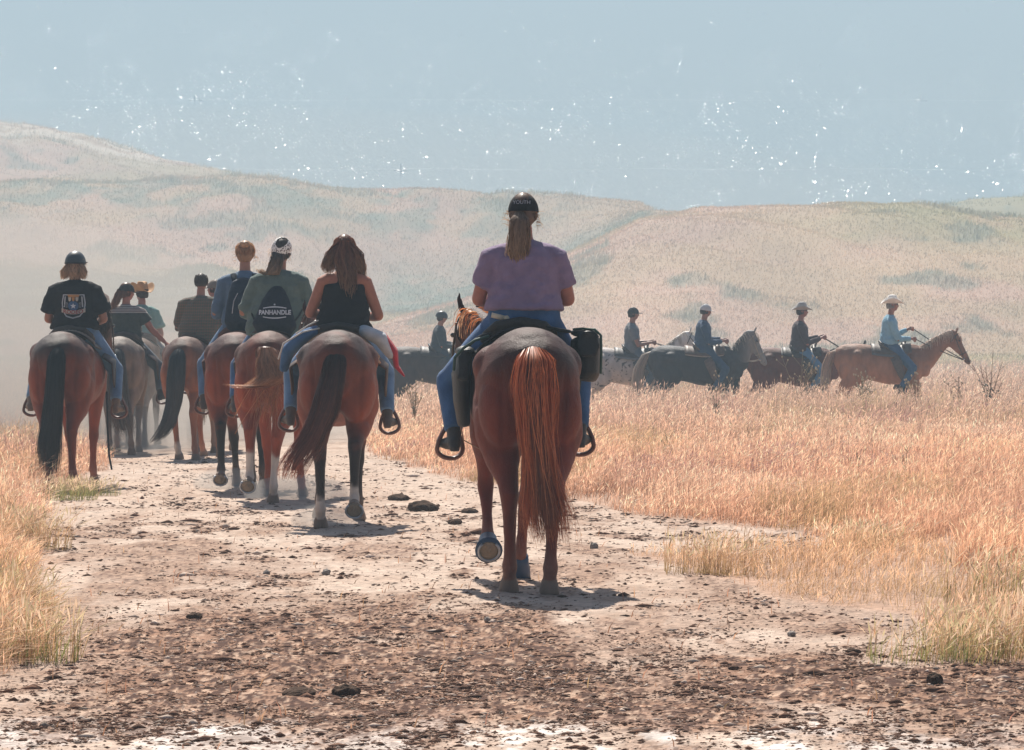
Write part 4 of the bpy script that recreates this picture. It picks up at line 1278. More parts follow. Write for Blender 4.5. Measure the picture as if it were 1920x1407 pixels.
def hat_cowboy(m, band=(.06, .04, .03), brimw=.19, curl=.06, tall=.155):
    def f(body, M):
        prof = [(.082, .020), (.088, .025), (.086, .06), (.078, .105), (.066, tall), (.045, tall + .012), (.02, tall + .004), (.001, tall - .004)]
        def warp(p, r, th):
            if p[2] > .09:      # crown crease
                p[2] -= .020 * math.exp(-(p[0] / .022) ** 2) * (p[2] - .09) / .04
                if p[1] > .03: p[0] *= .86
            return p
        V, F = lathe_ell(prof, 1.0, 1.2, warp=warp)
        o = mk_mesh('cowboy_hat', [M @ Vector(v) for v in V], F, m, sm=True, parent=body)
        def bw(p, r, th):
            t = (r - .082) / (brimw - .082)
            p[2] += curl * max(0, t) ** 1.6 * (abs(math.cos(th)) ** 1.7 * 1.25 - .22 * abs(math.sin(th)))
            return p
        prof = [(.080, .024)] + [(.082 + (brimw - .082) * t, .026) for t in np.linspace(0, 1, 6)] + [(brimw + .002, .024)] + [(.082 + (brimw - .082) * t, .021) for t in np.linspace(1, 0, 6)]
        V, F = lathe_ell(prof, .86, 1.05, n=40, warp=bw)
        mk_mesh('hat_brim', [M @ Vector(v) for v in V], F, m, sm=True, parent=o)
        V, F = lathe_ell([(.0885, .026), (.0905, .028), (.0885, .050), (.087, .05)], 1.0, 1.2)
        mk_mesh('hat_band', [M @ Vector(v) for v in V], F, leather('hat_band_%s' % (band,), band), sm=True, parent=o)
        return o
    return f

# writing -------------------------------------------------------------
def lettering(txt, size, parent, fmap, m, center=(0, 0), bold=0.0, name='lettering', sx=1.0, arc=0.0):
    cu = bpy.data.curves.new('t', 'FONT'); cu.body = txt; cu.size = size; cu.align_x = 'CENTER'; cu.align_y = 'CENTER'; cu.offset = bold
    o = bpy.data.objects.new('t', cu); COL.objects.link(o)
    bpy.context.view_layer.update()
    me = bpy.data.meshes.new_from_object(o.evaluated_get(bpy.context.evaluated_depsgraph_get()))
    bpy.data.objects.remove(o)
    V = [tuple(fmap(center[0] + v.co.x * sx, center[1] + v.co.y + arc * (v.co.x * sx) ** 2)) for v in me.vertices]
    F = [tuple(p.vertices) for p in me.polygons]
    bpy.data.meshes.remove(me)
    r = mk_mesh(name, V, F, m, parent=parent)
    return r

def back_map(obj, x0, z0, off=.003, ydir=1):
    """maps (u, v) on the back of a garment or a bag, u to the viewer's right, v up, onto its surface"""
    V = [v.co.copy() for v in obj.data.vertices]; bvh = BVHTree.FromPolygons(V, [tuple(p.vertices) for p in obj.data.polygons])
    def f(u, v):
        h = bvh.ray_cast(Vector((x0 + u, -2.0, z0 + v)), Vector((0, 1, 0)))
        y = h[0].y if h[0] is not None else 0
        return Vector((x0 + u, y - off, z0 + v))
    return f

def patch(name, poly, fmap, m, parent, sub=7, layer=0):
    """a flat printed shape laid on a curved surface; poly in (u, v)"""
    import bmesh
    bm = bmesh.new()
    f = bm.faces.new([bm.verts.new((u, v, 0)) for u, v in poly])
    bmesh.ops.triangulate(bm, faces=[f])
    for _ in range(3):
        es = [e for e in bm.edges if e.calc_length() > .016]
        if es: bmesh.ops.subdivide_edges(bm, edges=es, cuts=1); bmesh.ops.triangulate(bm, faces=bm.faces[:])
    me_v = [fmap(v.co.x, v.co.y) - Vector((0, .0014 * layer, 0)) for v in bm.verts]
    bm.verts.index_update(); F = [tuple(v.index for v in f.verts) for f in bm.faces]
    bm.free()
    return mk_mesh(name, me_v, F, m, parent=parent)
# ------------------------------------------------------------------ the riders and their horses
def place(objs, px, row=None, heading=0.0, scale=1.0, dist=None, anchor=-.62, pitch=True, zoff=0.0):
    if dist is None:
        p = gp(px, row)
    else:
        p = Vector(((px - 960) / FPX * dist, dist, float(land_z((px - 960) / FPX * dist, dist)) + zoff))
    Mx = Matrix.Translation(p) @ Matrix.Rotation(-math.atan(SLOPE) if pitch else 0, 4, 'X') @ Matrix.Rotation(heading, 4, 'Z') @ Matrix.Scale(scale, 4) @ Matrix.Translation((0, -anchor, 0))
    for o in objs: o.matrix_world = Mx
    return Mx

DENIM = cloth('denim', (.052, .125, .265), bump=.5, bscale=120, var=.22, vscale=9)
DENIM_L = cloth('denim_light', (.13, .23, .37), bump=.5, bscale=120, var=.22, vscale=9)
DENIM_G = cloth('denim_grey', (.10, .13, .16), bump=.5, bscale=120, var=.2, vscale=9)
BOOT = leather('boot_brown', (.085, .055, .04)); BOOT_D = leather('boot_dark', (.035, .028, .025)); BOOT_T = leather('boot_tan', (.17, .11, .07))

def rider_a():
    coat = (.135, .022, .010)
    h, info = horse('dark chestnut horse with bright orange tail walking nearest the camera', coat, poll=(-.20, 1.14, 1.575), hdir=(-.10, .62, -.78),
                    legs=[(.10, 0, .02), (-.12, 0, -.03), (.05, 1, -.02), (.18, 0, -.08)], mane=(.50, .17, .06), mane2=(.62, .34, .18), dark=(.042, .011, .007), socks=(.0, 0, 0, 0),
                    vox=.012, seed=1, boots=(2, 3), group='horses ridden up the track', fat=.91,
                    tail=dict(path=[(0, -.80, 1.43), (0, -.905, 1.36), (-.01, -.98, 1.18), (.0, -1.0, .95), (.03, -.99, .72), (.06, -.97, .50), (.09, -.95, .30)], rad=[.03, .100, .120, .094, .092, .095, .07], n=3400,
                              c_root=(.56, .130, .034), c_tip=(.60, .19, .065), streak=(.72, (.07, .014, .010)), width=.0027, spread_tip=2.2, flat=.55, length=(.45, 1.0), wave=.006, core=.80, tipfrac=.55))
    strands([(0, -.84, 1.42), (0, -.94, 1.34), (-.01, -1.0, 1.18), (.0, -1.01, .95), (.03, -1.0, .72), (.06, -.98, .50), (.09, -.96, .24)], [.05, .12, .14, .115, .12, .135, .11], 260, (.62, .17, .05), (.60, .24, .10), 'tail_wisps', h, seed=17, width=.0022, spread_tip=2.2, core=0, length=(.3, 1.0), wave=.012, flat=.6)
    feet = ((-.375, .26, .82), (.375, .26, .84))
    b, pi = person('heavy set rider in purple tee and black cap with long ponytail on the nearest horse', seat=(.035, .14, 1.51), k=.955, wide=1.14, sw=.176, feet=feet, knees=((-.40, .36, 1.20), (.39, .36, 1.20)), lean=.03,
                   elbows=((-.268, .02, .185), (.268, .02, .185)), hands=((-.12, .36, .15), (.10, .36, .16)), skinc=(.42, .17, .12), skn='a', yaw=R(-12), pitch=R(-2),
                   shirt=dict(m=cloth('tee_purple', (.25, .185, .285), bump=.5), sleeve=.68, flare=.012, hem=.125, loose=.034, off=.014), jeans=dict(m=DENIM, top=.20), boot=BOOT_D,
                   hair=hair_pony((.24, .155, .105), (.46, .30, .18), drop=((-.035, -.145, -.05), (-.04, -.155, -.15), (-.045, -.15, -.25), (-.03, -.145, -.345)), rad=(.026, .052, .066, .070, .035), n=520, seed=1, root=(-.01, -.100, -.005), fly=70),
                   hat=hat_cap(cloth('cap_black', (.012, .012, .014), bump=.2), text=('YOUTH', .032)), group='riders on the track', kneefat=1.12)
    sd = saddle('black leather saddle with a broad dark cantle under the purple tee rider', (.014, .012, .012), feet=feet, cantle_c=(.020, .016, .014))
    # pocket card
    B = Body(); B.tube([(-.045, 0, 0), (.03, 0, -.018)], [(.004, .017), (.004, .017)], n=6, side=(0, 1, 0), cap=.05); B.ball((.047, .0, -.02), (.022, .006, .018), n=8)
    c = B.plain('pocket_card', mat('card_cream', (.72, .60, .42), rough=.6)); tag(c, 'cream slip and yellow flower tucked in the back jeans pocket of the purple tee rider', 'card')
    c.data.transform(Matrix.Translation((-.125, -.012, 1.60)))
    bags = []
    for s, lab in ((-1, 'long black saddlebag with green edging hanging left of the nearest horse'), (1, 'boxy black saddlebag with rounded flap hanging right of the nearest horse')):
        e = empty('saddlebag', lab, 'saddlebag')
        B = Body()
        if s < 0:
            B.tube([(-.325, -.02, 1.39), (-.345, .0, 1.27), (-.345, .02, 1.10), (-.33, .03, .95)], [(.045, .12), (.055, .14), (.050, .14), (.038, .10)], n=24, side=(1, 0, 0), cap=.3)
            B.tube([(-.10, -.02, 1.515), (-.24, -.02, 1.475), (-.33, -.02, 1.40)], [(.010, .03)] * 3, n=10, side=(0, 0, 1), cap=.2)
        else:
            B.tube([(.385, .02, 1.475), (.39, .02, 1.455), (.39, .02, 1.25), (.385, .02, 1.215)], [(.075, .10), (.088, .14), (.086, .14), (.068, .11)], n=28, side=(1, 0, 0), cap=.12)
            B.tube([(.14, .0, 1.53), (.30, .02, 1.50)], [(.012, .10)] * 2, n=10, side=(0, 0, 1), cap=.2)
        B.fused('bag_body', leather('bag_black', (.010, .011, .011)), voxel=.012, it=3, parent=e)
        B = Body()
        if s < 0: B.tube([(-.20, -.15, 1.475), (-.28, -.15, 1.45), (-.345, -.14, 1.405), (-.395, -.13, 1.35), (-.40, -.12, 1.28)], [.009] * 5, n=6)
        else: B.tube([(.31, -.10, 1.515), (.36, -.12, 1.52), (.43, -.125, 1.515), (.467, -.12, 1.48), (.470, -.12, 1.38), (.468, -.11, 1.26)], [.008] * 6, n=6)
        B.plain('piping', mat('green_trim', (.03, .075, .055), rough=.55), e)
        B = Body()
        if s > 0: B.ball((.385, .0, 1.495), (.088, .16, .028), n=20); B.tube([(.39, -.135, 1.48), (.39, -.150, 1.36)], [(.075, .012), (.065, .012)], n=12, side=(1, 0, 0))
        else: B.ball((-.325, -.005, 1.385), (.06, .15, .035), n=20); B.tube([(-.335, -.135, 1.36), (-.345, -.145, 1.22)], [(.045, .012), (.040, .012)], n=12, side=(1, 0, 0))
        B.fused('flap', leather('bag_black', (.010, .011, .011)), voxel=.012, it=2, parent=e)
        bags.append(e)
    B = Body()
    for s in (-1, 1): B.tube([(s * .345, .10, 1.12), (s * .36, .06, 1.0), (s * .33, .05, .86), (s * .2, .06, .79), (0, .06, .775)], [(.022, .004)] * 5, n=6, side=(0, 1, 0))
    g = tag(B.plain('girth', leather('girth_tan', (.25, .14, .08))), 'tan girth strap under the belly of the nearest horse', 'girth')
    br = bridle('dark leather bridle on the nearest horse turned to the left', info, hands=[(-.14, .50, 1.62), (.08, .50, 1.62)])
    place([h, b, sd, c, g, br] + bags, 993, 1112, heading=R(5))

def tail_path(z0=1.43, sx=0, **k): pass

def rider_b():
    h, info = horse('bay horse with white hind socks and black tail swung left, second nearest', (.205, .042, .015), poll=(-.22, 1.20, 1.60), hdir=(-.1, .6, -.75),
                    legs=[(-.02, 0, .0), (.0, .85, .0), (.35, 0, -.04), (.0, 0, .03)], mane=(.05, .02, .015), dark=(.045, .020, .016), points=(.03, .018, .016), socks=(.24, .27, 0, .0),
                    seed=2, group='horses ridden up the track', tail=dict(path=[(0, -.80, 1.43), (-.01, -.91, 1.30), (-.05, -.98, 1.08), (-.10, -1.0, .88), (-.20, -1.02, .68), (-.32, -1.03, .50), (-.36, -1.02, .38)],
                    rad=[.045, .085, .10, .115, .115, .095, .06], n=1500, c_root=(.009, .006, .006), c_tip=(.30, .085, .04), width=.0035, spread_tip=1.9, flat=.6, length=(.45, 1.0), wave=.008))
    feet = ((-.38, .26, .80), (.385, .26, .78))
    hb = hair_loose((.20, .075, .04), (.30, .18, .11), [
        ([(-.02, -.07, .06), (-.085, -.08, -.04), (-.13, -.07, -.14), (-.125, -.07, -.20)], (.04, .060, .052, .025)),
        ([(.02, -.07, .06), (.085, -.08, -.04), (.125, -.06, -.14), (.14, -.05, -.22), (.15, -.05, -.26)], (.04, .058, .045, .028, .012)),
        ([(0, -.08, .06), (0, -.11, -.08), (.02, -.13, -.20), (.03, -.135, -.32), (.035, -.135, -.44)], (.05, .085, .080, .060, .032))], n=330, wave=.014, seed=2, fly=70, flyL=.12)
    b, pi = person('woman in black racerback tank with long loose auburn hair', seat=(.045, .14, 1.50), k=.91, wide=.93, sw=.180, feet=feet, knees=((-.37, .40, 1.18), (.37, .40, 1.18)), lean=.04,
                   elbows=((-.27, .0, .16), (.27, .0, .14)), hands=((-.10, .34, .14), (.12, .34, .12)), skinc=(.37, .145, .085), skn='b', yaw=R(4),
                   shirt=dict(m=cloth('tank_black', (.012, .012, .016), bump=.3), sleeve=0, hem=-.02, top=.42, loose=.016, off=.012, sidefull=.03, name='tank_top',
                              extra=[(((0, -.005, .40), (0, -.010, .47), (0, -.010, .545)), [(.135, .115), (.075, .105), (.062, .085)])]), jeans=dict(m=DENIM_L, top=.10), boot=BOOT, hair=hb, group='riders on the track')
    sd = saddle('dark western saddle with wide black cantle under the tank top rider', (.10, .055, .03), feet=feet, cantle_c=(.018, .014, .014))
    pad = blanket('tan and white saddle pad spread over the bay with white socks', (.42, .27, .17), ang=66, y0=-.30)
    # bright rolled jacket tied behind the right leg
    e = empty('jacket', 'white and red jacket tied behind the saddle of the tank top rider', 'jacket')
    B = Body(); B.tube([(.20, -.02, 1.52), (.33, .0, 1.46), (.41, .02, 1.33)], [(.05, .09), (.06, .10), (.035, .08)], n=14, side=(0, 0, 1)); B.fused('white_cloth', cloth('jacket_white', (.50, .52, .54)), voxel=.012, parent=e)
    B = Body(); B.tube([(.36, .0, 1.49), (.44, .02, 1.36), (.455, .03, 1.24), (.52, .03, 1.16)], [(.018, .07), (.030, .09), (.022, .06), (.008, .03)], n=14, side=(1, 0, 0)); B.fused('red_cloth', cloth('jacket_red', (.42, .02, .035)), voxel=.010, parent=e)
    j = empty('denim_jacket', 'folded blue denim jacket tied to the left of the tank top rider', 'jacket')
    B = Body(); B.tube([(-.18, .0, 1.52), (-.30, .02, 1.46), (-.40, .04, 1.36), (-.43, .06, 1.22)], [(.045, .08), (.06, .10), (.055, .09), (.03, .05)], n=14, side=(0, 0, 1)); B.fused('denim_cloth', DENIM, voxel=.011, parent=j)
    B = Body(); B.tube([(-.10, -.06, 1.55), (-.28, -.08, 1.51), (-.43, -.06, 1.42), (-.47, -.04, 1.30)], [.007] * 4, n=6); B.tube([(-.16, -.06, 1.60), (-.24, -.07, 1.56), (-.33, -.08, 1.50)], [.006] * 3, n=6); B.plain('cord', mat('cord_pale', (.6, .56, .5), rough=.7), j)
    br = bridle('brown bridle on the bay under the tank top rider', info, hands=[(-.09, .48, 1.62), (.12, .48, 1.60)])
    place([h, b, sd, pad, e, j, br], 633, 990, heading=R(2))

def rider_c():
    h, info = horse('sorrel horse with white stockings swishing its blond tail', (.26, .048, .016), poll=(.30, 1.20, 1.66), hdir=(.2, .6, -.75),
                    legs=[(.05, .9, -.03), (-.02, 0, -.09), (.2, 0, .0), (.1, 0, .06)], mane=(.16, .05, .03), dark=(.09, .035, .022), points=None, socks=(.42, .42, .0, 0),
                    seed=3, group='horses ridden up the track', tail=dict(path=[(-.02, -.80, 1.43), (.02, -.92, 1.34), (.06, -1.0, 1.20), (.08, -1.04, 1.08), (-.02, -1.08, 1.03), (-.16, -1.08, 1.02), (-.24, -1.06, 1.04)],
                    rad=[.05, .10, .12, .12, .10, .07, .04], n=800, c_root=(.22, .085, .045), c_tip=(.50, .22, .10), width=.005, spread_tip=1.8, flat=.7, core=.55, wave=.012))
    strands([(.02, -.96, 1.38), (.05, -1.04, 1.24), (.08, -1.10, 1.12), (-.02, -1.13, 1.05), (-.15, -1.12, 1.04), (-.27, -1.10, 1.06)], [.05, .11, .14, .13, .10, .06], 900, (.34, .15, .075), (.62, .34, .18), 'tail_swish', h, seed=33, width=.003, spread_tip=1.8, core=0, length=(.25, 1.0), wave=.02, flat=.7)
    # thin hairs that hang from the swung tail
    g = np.random.default_rng(4); st = [Vector((g.uniform(-.1, .16), -1.04, g.uniform(1.0, 1.12))) for _ in range(160)]
    en = [s + Vector((g.normal(0, .08) + (.06 if g.uniform() < .5 else -.05), .04, -g.uniform(.15, .42))) for s in st]
    ribbons('tail_wisps', st, en, [Vector((0, 0, .02))] * 160, [(.42, .17, .07)] * 160, .0035, h, seed=4)
    feet = ((-.38, .26, .82), (.38, .26, .82))
    LEO = mat('leopard_print', (.75, .74, .70), rough=.8)
    t = LEO.node_tree; vo = t.nodes.new('ShaderNodeTexVoronoi'); vo.inputs['Scale'].default_value = 60; tc = t.nodes.new('ShaderNodeTexCoord'); cr = t.nodes.new('ShaderNodeValToRGB')
    t.links.new(tc.outputs['Object'], vo.inputs['Vector']); t.links.new(vo.outputs['Distance'], cr.inputs[0])
    e_ = cr.color_ramp.elements; e_[0].position = .18; e_[0].color = (.30, .26, .22, 1); e_[1].position = .42; e_[1].color = (.78, .77, .74, 1)
    q = cr.color_ramp.elements.new(.25); q.color = (.015, .015, .02, 1); q = cr.color_ramp.elements.new(.36); q.color = (.02, .02, .02, 1)
    t.links.new(cr.outputs[0], t.nodes['Principled BSDF'].inputs['Base Color'])
    def band(body, M):
        B = Body(); skull(B, Matrix.Identity(4), o=.020); ob = B.fused('headscarf', LEO, voxel=.010, it=2)
        import bmesh
        bm = bmesh.new(); bm.from_mesh(ob.data)
        bmesh.ops.delete(bm, geom=[v for v in bm.verts if v.co.z < -.005 + v.co.y * .35 or ((v.co.x - .02) ** 2 + (v.co.z - .085) ** 2 < .0019 and v.co.y < 0)], context='VERTS')
        bm.to_mesh(ob.data); bm.free(); ob.data.transform(M); ob.parent = body
    hf = hair_pony((.085, .065, .055), (.50, .33, .20), drop=((-.03, -.13, -.06), (-.045, -.15, -.15), (-.07, -.15, -.22), (-.15, -.15, -.20), (-.19, -.14, -.16)), root=(-.01, -.09, -.01), rad=(.03, .045, .055, .055, .035, .015), n=420, seed=3, wave=.02, fly=40)
    b, pi = person('rider in sage green sweater with leopard print headscarf', seat=(.0, .14, 1.53), k=.98, wide=1.08, sw=.188, feet=feet, knees=((-.38, .40, 1.20), (.38, .40, 1.20)), lean=.02, tilt=.06,
                   elbows=((-.30, .0, .17), (.33, .02, .14)), hands=((-.12, .34, .12), (.24, .30, .0)), skinc=(.36, .16, .10), skn='c', yaw=R(-18), roll=R(8),
                   shirt=dict(m=cloth('sweater_sage', (.105, .150, .135), bump=.8), sleeve=1.9, hem=-.06, loose=.04, off=.020, sidefull=.03, name='sweater'), jeans=dict(m=DENIM, top=.02), boot=BOOT, hair=hf, hat=band, group='riders on the track')
    sd = saddle('dark saddle with rolled edge under the sage sweater rider', (.05, .03, .022), feet=feet)
    # drawstring bag
    e = empty('drawstring_bag', 'black drawstring bag lettered PANHANDLE on the sage sweater back', 'bag')
    T = pi['T']; B = Body()
    B.tube([T(0, -.165, -.035), T(0, -.185, .05), T(0, -.185, .16), T(0, -.17, .28), T(0, -.15, .36), T(0, -.13, .405)], [(.155, .05), (.205, .085), (.165, .085), (.125, .06), (.08, .035), (.045, .02)], n=22, cap=.4)
    bag = B.fused('bag_body', cloth('bag_navy', (.014, .020, .034), bump=1.4, bscale=22, rough=.7), voxel=.011, it=3, parent=e)
    B = Body()
    for s in (-1, 1):
        for p_ in ([T(s * .03, -.13, .40), T(s * .10, -.08, .50), T(s * .13, .02, .50)], [T(s * .16, -.19, .06), T(s * .215, -.12, .14), T(s * .23, -.05, .20)]):
            B = Body(); B.tube(p_, [.008] * 3, n=6); B.plain('cord', mat('cord_black', (.012, .012, .014), rough=.8), e)
    c0 = T(0, 0, .165); fm = back_map(bag, c0.x, c0.z, off=.004)
    W = mat('print_white', (.62, .64, .66), rough=.7)
    lettering('PANHANDLE', .056, e, fm, W, bold=.0022, sx=.88)
    arcs = []
    for sg in (-1, 1):
        top = [(u, sg * (.040 + .016 * math.cos(u / .12 * 1.57))) for u in np.linspace(-.105, .105, 9)]
        low = [(u, sg * (.033 + .012 * math.cos(u / .12 * 1.57))) for u in np.linspace(.105, -.105, 9)]
        patch('emblem_edge', top + low, fm, W, e)
    patch('emblem_star', [(.012 * math.sin(a) * (1 if i % 2 == 0 else .45), .072 + .012 * math.cos(a) * (1 if i % 2 == 0 else .45)) for i, a in enumerate(np.linspace(0, 2 * math.pi, 11)[:-1])], fm, W, e)
    br = bridle('bridle on the sorrel with white stockings', info, hands=[(-.11, .48, 1.62), (.24, .44, 1.50)])
    place([h, b, sd, e, br], 503, 943, heading=R(-2))

def rider_d():
    h, info = horse('dark bay horse with black legs carrying the backpack rider', (.23, .050, .019), poll=(.0, 1.22, 1.66), hdir=(.1, .6, -.75),
                    legs=[(-.05, .75, .0), (.1, 0, .02), (.3, 0, .03), (.0, 0, .05)], mane=(.03, .02, .015), dark=(.07, .03, .025), points=(.025, .018, .016),
                    seed=4, group='horses ridden up the track', tail=dict(path=[(.04, -.80, 1.43), (.10, -.91, 1.30), (.14, -.96, 1.08), (.14, -.97, .85), (.12, -.95, .6)], rad=[.045, .085, .10, .10, .06], n=500, c_root=(.016, .012, .012), c_tip=(.02, .015, .014)))
    feet = ((-.37, .26, .80), (.38, .26, .80))
    b, pi = person('blond rider in blue shirt wearing a big navy backpack', seat=(.03, .14, 1.55), k=1.0, wide=1.08, sw=.190, feet=feet, knees=((-.385, .38, 1.20), (.385, .38, 1.20)), lean=.03,
                   elbows=((-.28, .0, .16), (.28, .0, .16)), skinc=(.40, .19, .12), skn='d', shirt=dict(m=cloth('shirt_slate', (.10, .16, .24)), sleeve=1.85, hem=.0, loose=.02, name='shirt'), jeans=dict(m=DENIM_L, top=.10), boot=BOOT,
                   hair=hair_bun((.52, .30, .16)), group='riders on the track')
    sd = saddle('brown saddle with reddish cantle under the backpack rider', (.12, .045, .025), feet=feet)
    e = empty('backpack', 'big navy backpack with curved zip on the slate blue shirt', 'backpack')
    T = pi['T']; B = Body()
    B.tube([T(0, -.18, .0), T(0, -.20, .07), T(0, -.205, .22), T(0, -.19, .36), T(0, -.165, .45), T(0, -.15, .475)], [(.16, .07), (.185, .10), (.165, .10), (.14, .085), (.115, .06), (.07, .035)], n=24, cap=.5)
    bag = B.fused('pack_body', cloth('pack_navy', (.013, .024, .045), bump=1.2, bscale=24, rough=.65), voxel=.012, it=3, parent=e)
    B = Body()
    for s in (-1, 1): B.tube([T(s * .08, -.14, .44), T(s * .105, -.08, .53), T(s * .12, .03, .52), T(s * .125, .11, .42)], [(.028, .010)] * 4, n=8)
    B.plain('shoulder_strap', cloth('pack_navy2', (.010, .015, .028)), e)
    c0 = T(0, 0, .24); fm = back_map(bag, c0.x, c0.z, off=.005)
    B = Body(); B.tube([fm(-.05, .10), fm(-.085, .03), fm(-.095, -.04), fm(-.10, -.09)], [.0045] * 4, n=6); B.plain('zip', mat('zip_grey', (.45, .46, .48), rough=.4), e)
    patch('badge', [(.0, .062), (.02, .066), (.045, .068), (.04, .060), (.015, .057)], fm, mat('print_white', (.62, .64, .66), rough=.7), e)
    br = bridle('bridle on the dark bay under the backpack rider', info, hands=[(-.09, .48, 1.64), (.09, .48, 1.64)])
    B = Body(); B.tube([(.345, -.1, 1.0), (.40, -.12, .93), (.375, -.1, .84), (.30, -.05, .80)], [.006] * 4, n=6); 
    place([h, b, sd, e, br], 443, 923, heading=R(0))

def hair_bun(c):
    def f(body, M, HC, S, T):
        hair_cap(body, M, c, .012)
        B = Body(); B.ball((0, -.085, .075), (.045, .035, .035), n=14); B.ball((.02, -.09, .085), (.03, .03, .03), n=12); B.ball((-.02, -.085, .088), (.03, .03, .026), n=12)
        o = B.fused('bun', mat('bun_%s' % (c,), c, rough=.5, var=.35, vscale=40, bump=1, bscale=80, transl=.2), voxel=.008, it=1); o.data.transform(M); o.parent = body
        fly_hairs(body, M, c, 40, seed=4)
    return f

def rider_e():
    h, info = horse('bay horse with blue black tail under the plaid shirt rider', (.25, .075, .028), poll=(.0, 1.22, 1.66), hdir=(.1, .6, -.75), legs=[(.25, 0, .0), (-.05, 0, .02), (.3, 0, .03), (.0, 0, .05)],
                    mane=(.03, .02, .015), dark=(.10, .045, .03), seed=5, socks=(.22, 0, 0, 0), group='horses ridden up the track',
                    tail=dict(path=[(0, -.80, 1.43), (-.02, -.93, 1.28), (-.03, -.98, 1.0), (-.05, -.99, .72), (-.12, -1.0, .45), (-.24, -1.0, .28), (-.33, -.99, .22)], rad=[.045, .10, .115, .10, .09, .07, .04], n=700,
                              c_root=(.020, .026, .036), c_tip=(.09, .06, .05), spread_tip=1.5))
    feet = ((-.38, .26, .84), (.38, .26, .84))
    PL = cloth('plaid_flannel', (.07, .075, .055)); t = PL.node_tree; tc = t.nodes.new('ShaderNodeTexCoord'); last = None
    p = t.nodes['Principled BSDF']; mixes = None
    base = None
    for ax, sc, colr in (('X', 11, (.34, .10, .07, 1)), ('Z', 8.5, (.03, .09, .06, 1)), ('X', 27, (.02, .025, .022, 1)), ('Z', 22, (.12, .10, .07, 1))):
        w = t.nodes.new('ShaderNodeTexWave'); w.wave_type = 'BANDS'; w.bands_direction = ax; w.inputs['Scale'].default_value = sc; t.links.new(tc.outputs['Object'], w.inputs['Vector'])
        mx = t.nodes.new('ShaderNodeMix'); mx.data_type = 'RGBA'
        mr = t.nodes.new('ShaderNodeMapRange'); mr.inputs['From Min'].default_value = .45; mr.inputs['From Max'].default_value = .75; mr.inputs['To Max'].default_value = .6
        t.links.new(w.outputs['Fac'], mr.inputs[0]); t.links.new(mr.outputs[0], mx.inputs[0])
        if base is None: mx.inputs[6].default_value = (.13, .12, .09, 1)
        else: t.links.new(base, mx.inputs[6])
        mx.inputs[7].default_value = colr; base = mx.outputs[2]
    t.links.new(base, p.inputs['Base Color'])
    b, pi = person('man in dark plaid flannel shirt with short dark hair', seat=(.03, .14, 1.49), k=.97, wide=1.12, sw=.20, feet=feet, lean=.02, elbows=((-.30, .03, .17), (.30, .03, .17)), skinc=(.33, .15, .10), skn='e',
                   shirt=dict(m=PL, sleeve=1.85, hem=-.10, loose=.05, off=.022, sidefull=.02, name='flannel_shirt'), jeans=dict(m=DENIM_G, top=.0), boot=BOOT_D, hair=hair_short((.075, .055, .045), .006, -.03), group='riders on the track')
    sd = saddle('worn brown saddle under the plaid shirt rider', (.07, .04, .03), feet=feet)
    br = bridle('bridle on the bay under the plaid shirt rider', info, hands=[(-.09, .48, 1.62), (.09, .48, 1.62)])
    place([h, b, sd, br], 347, 863, heading=R(-8), scale=.97)

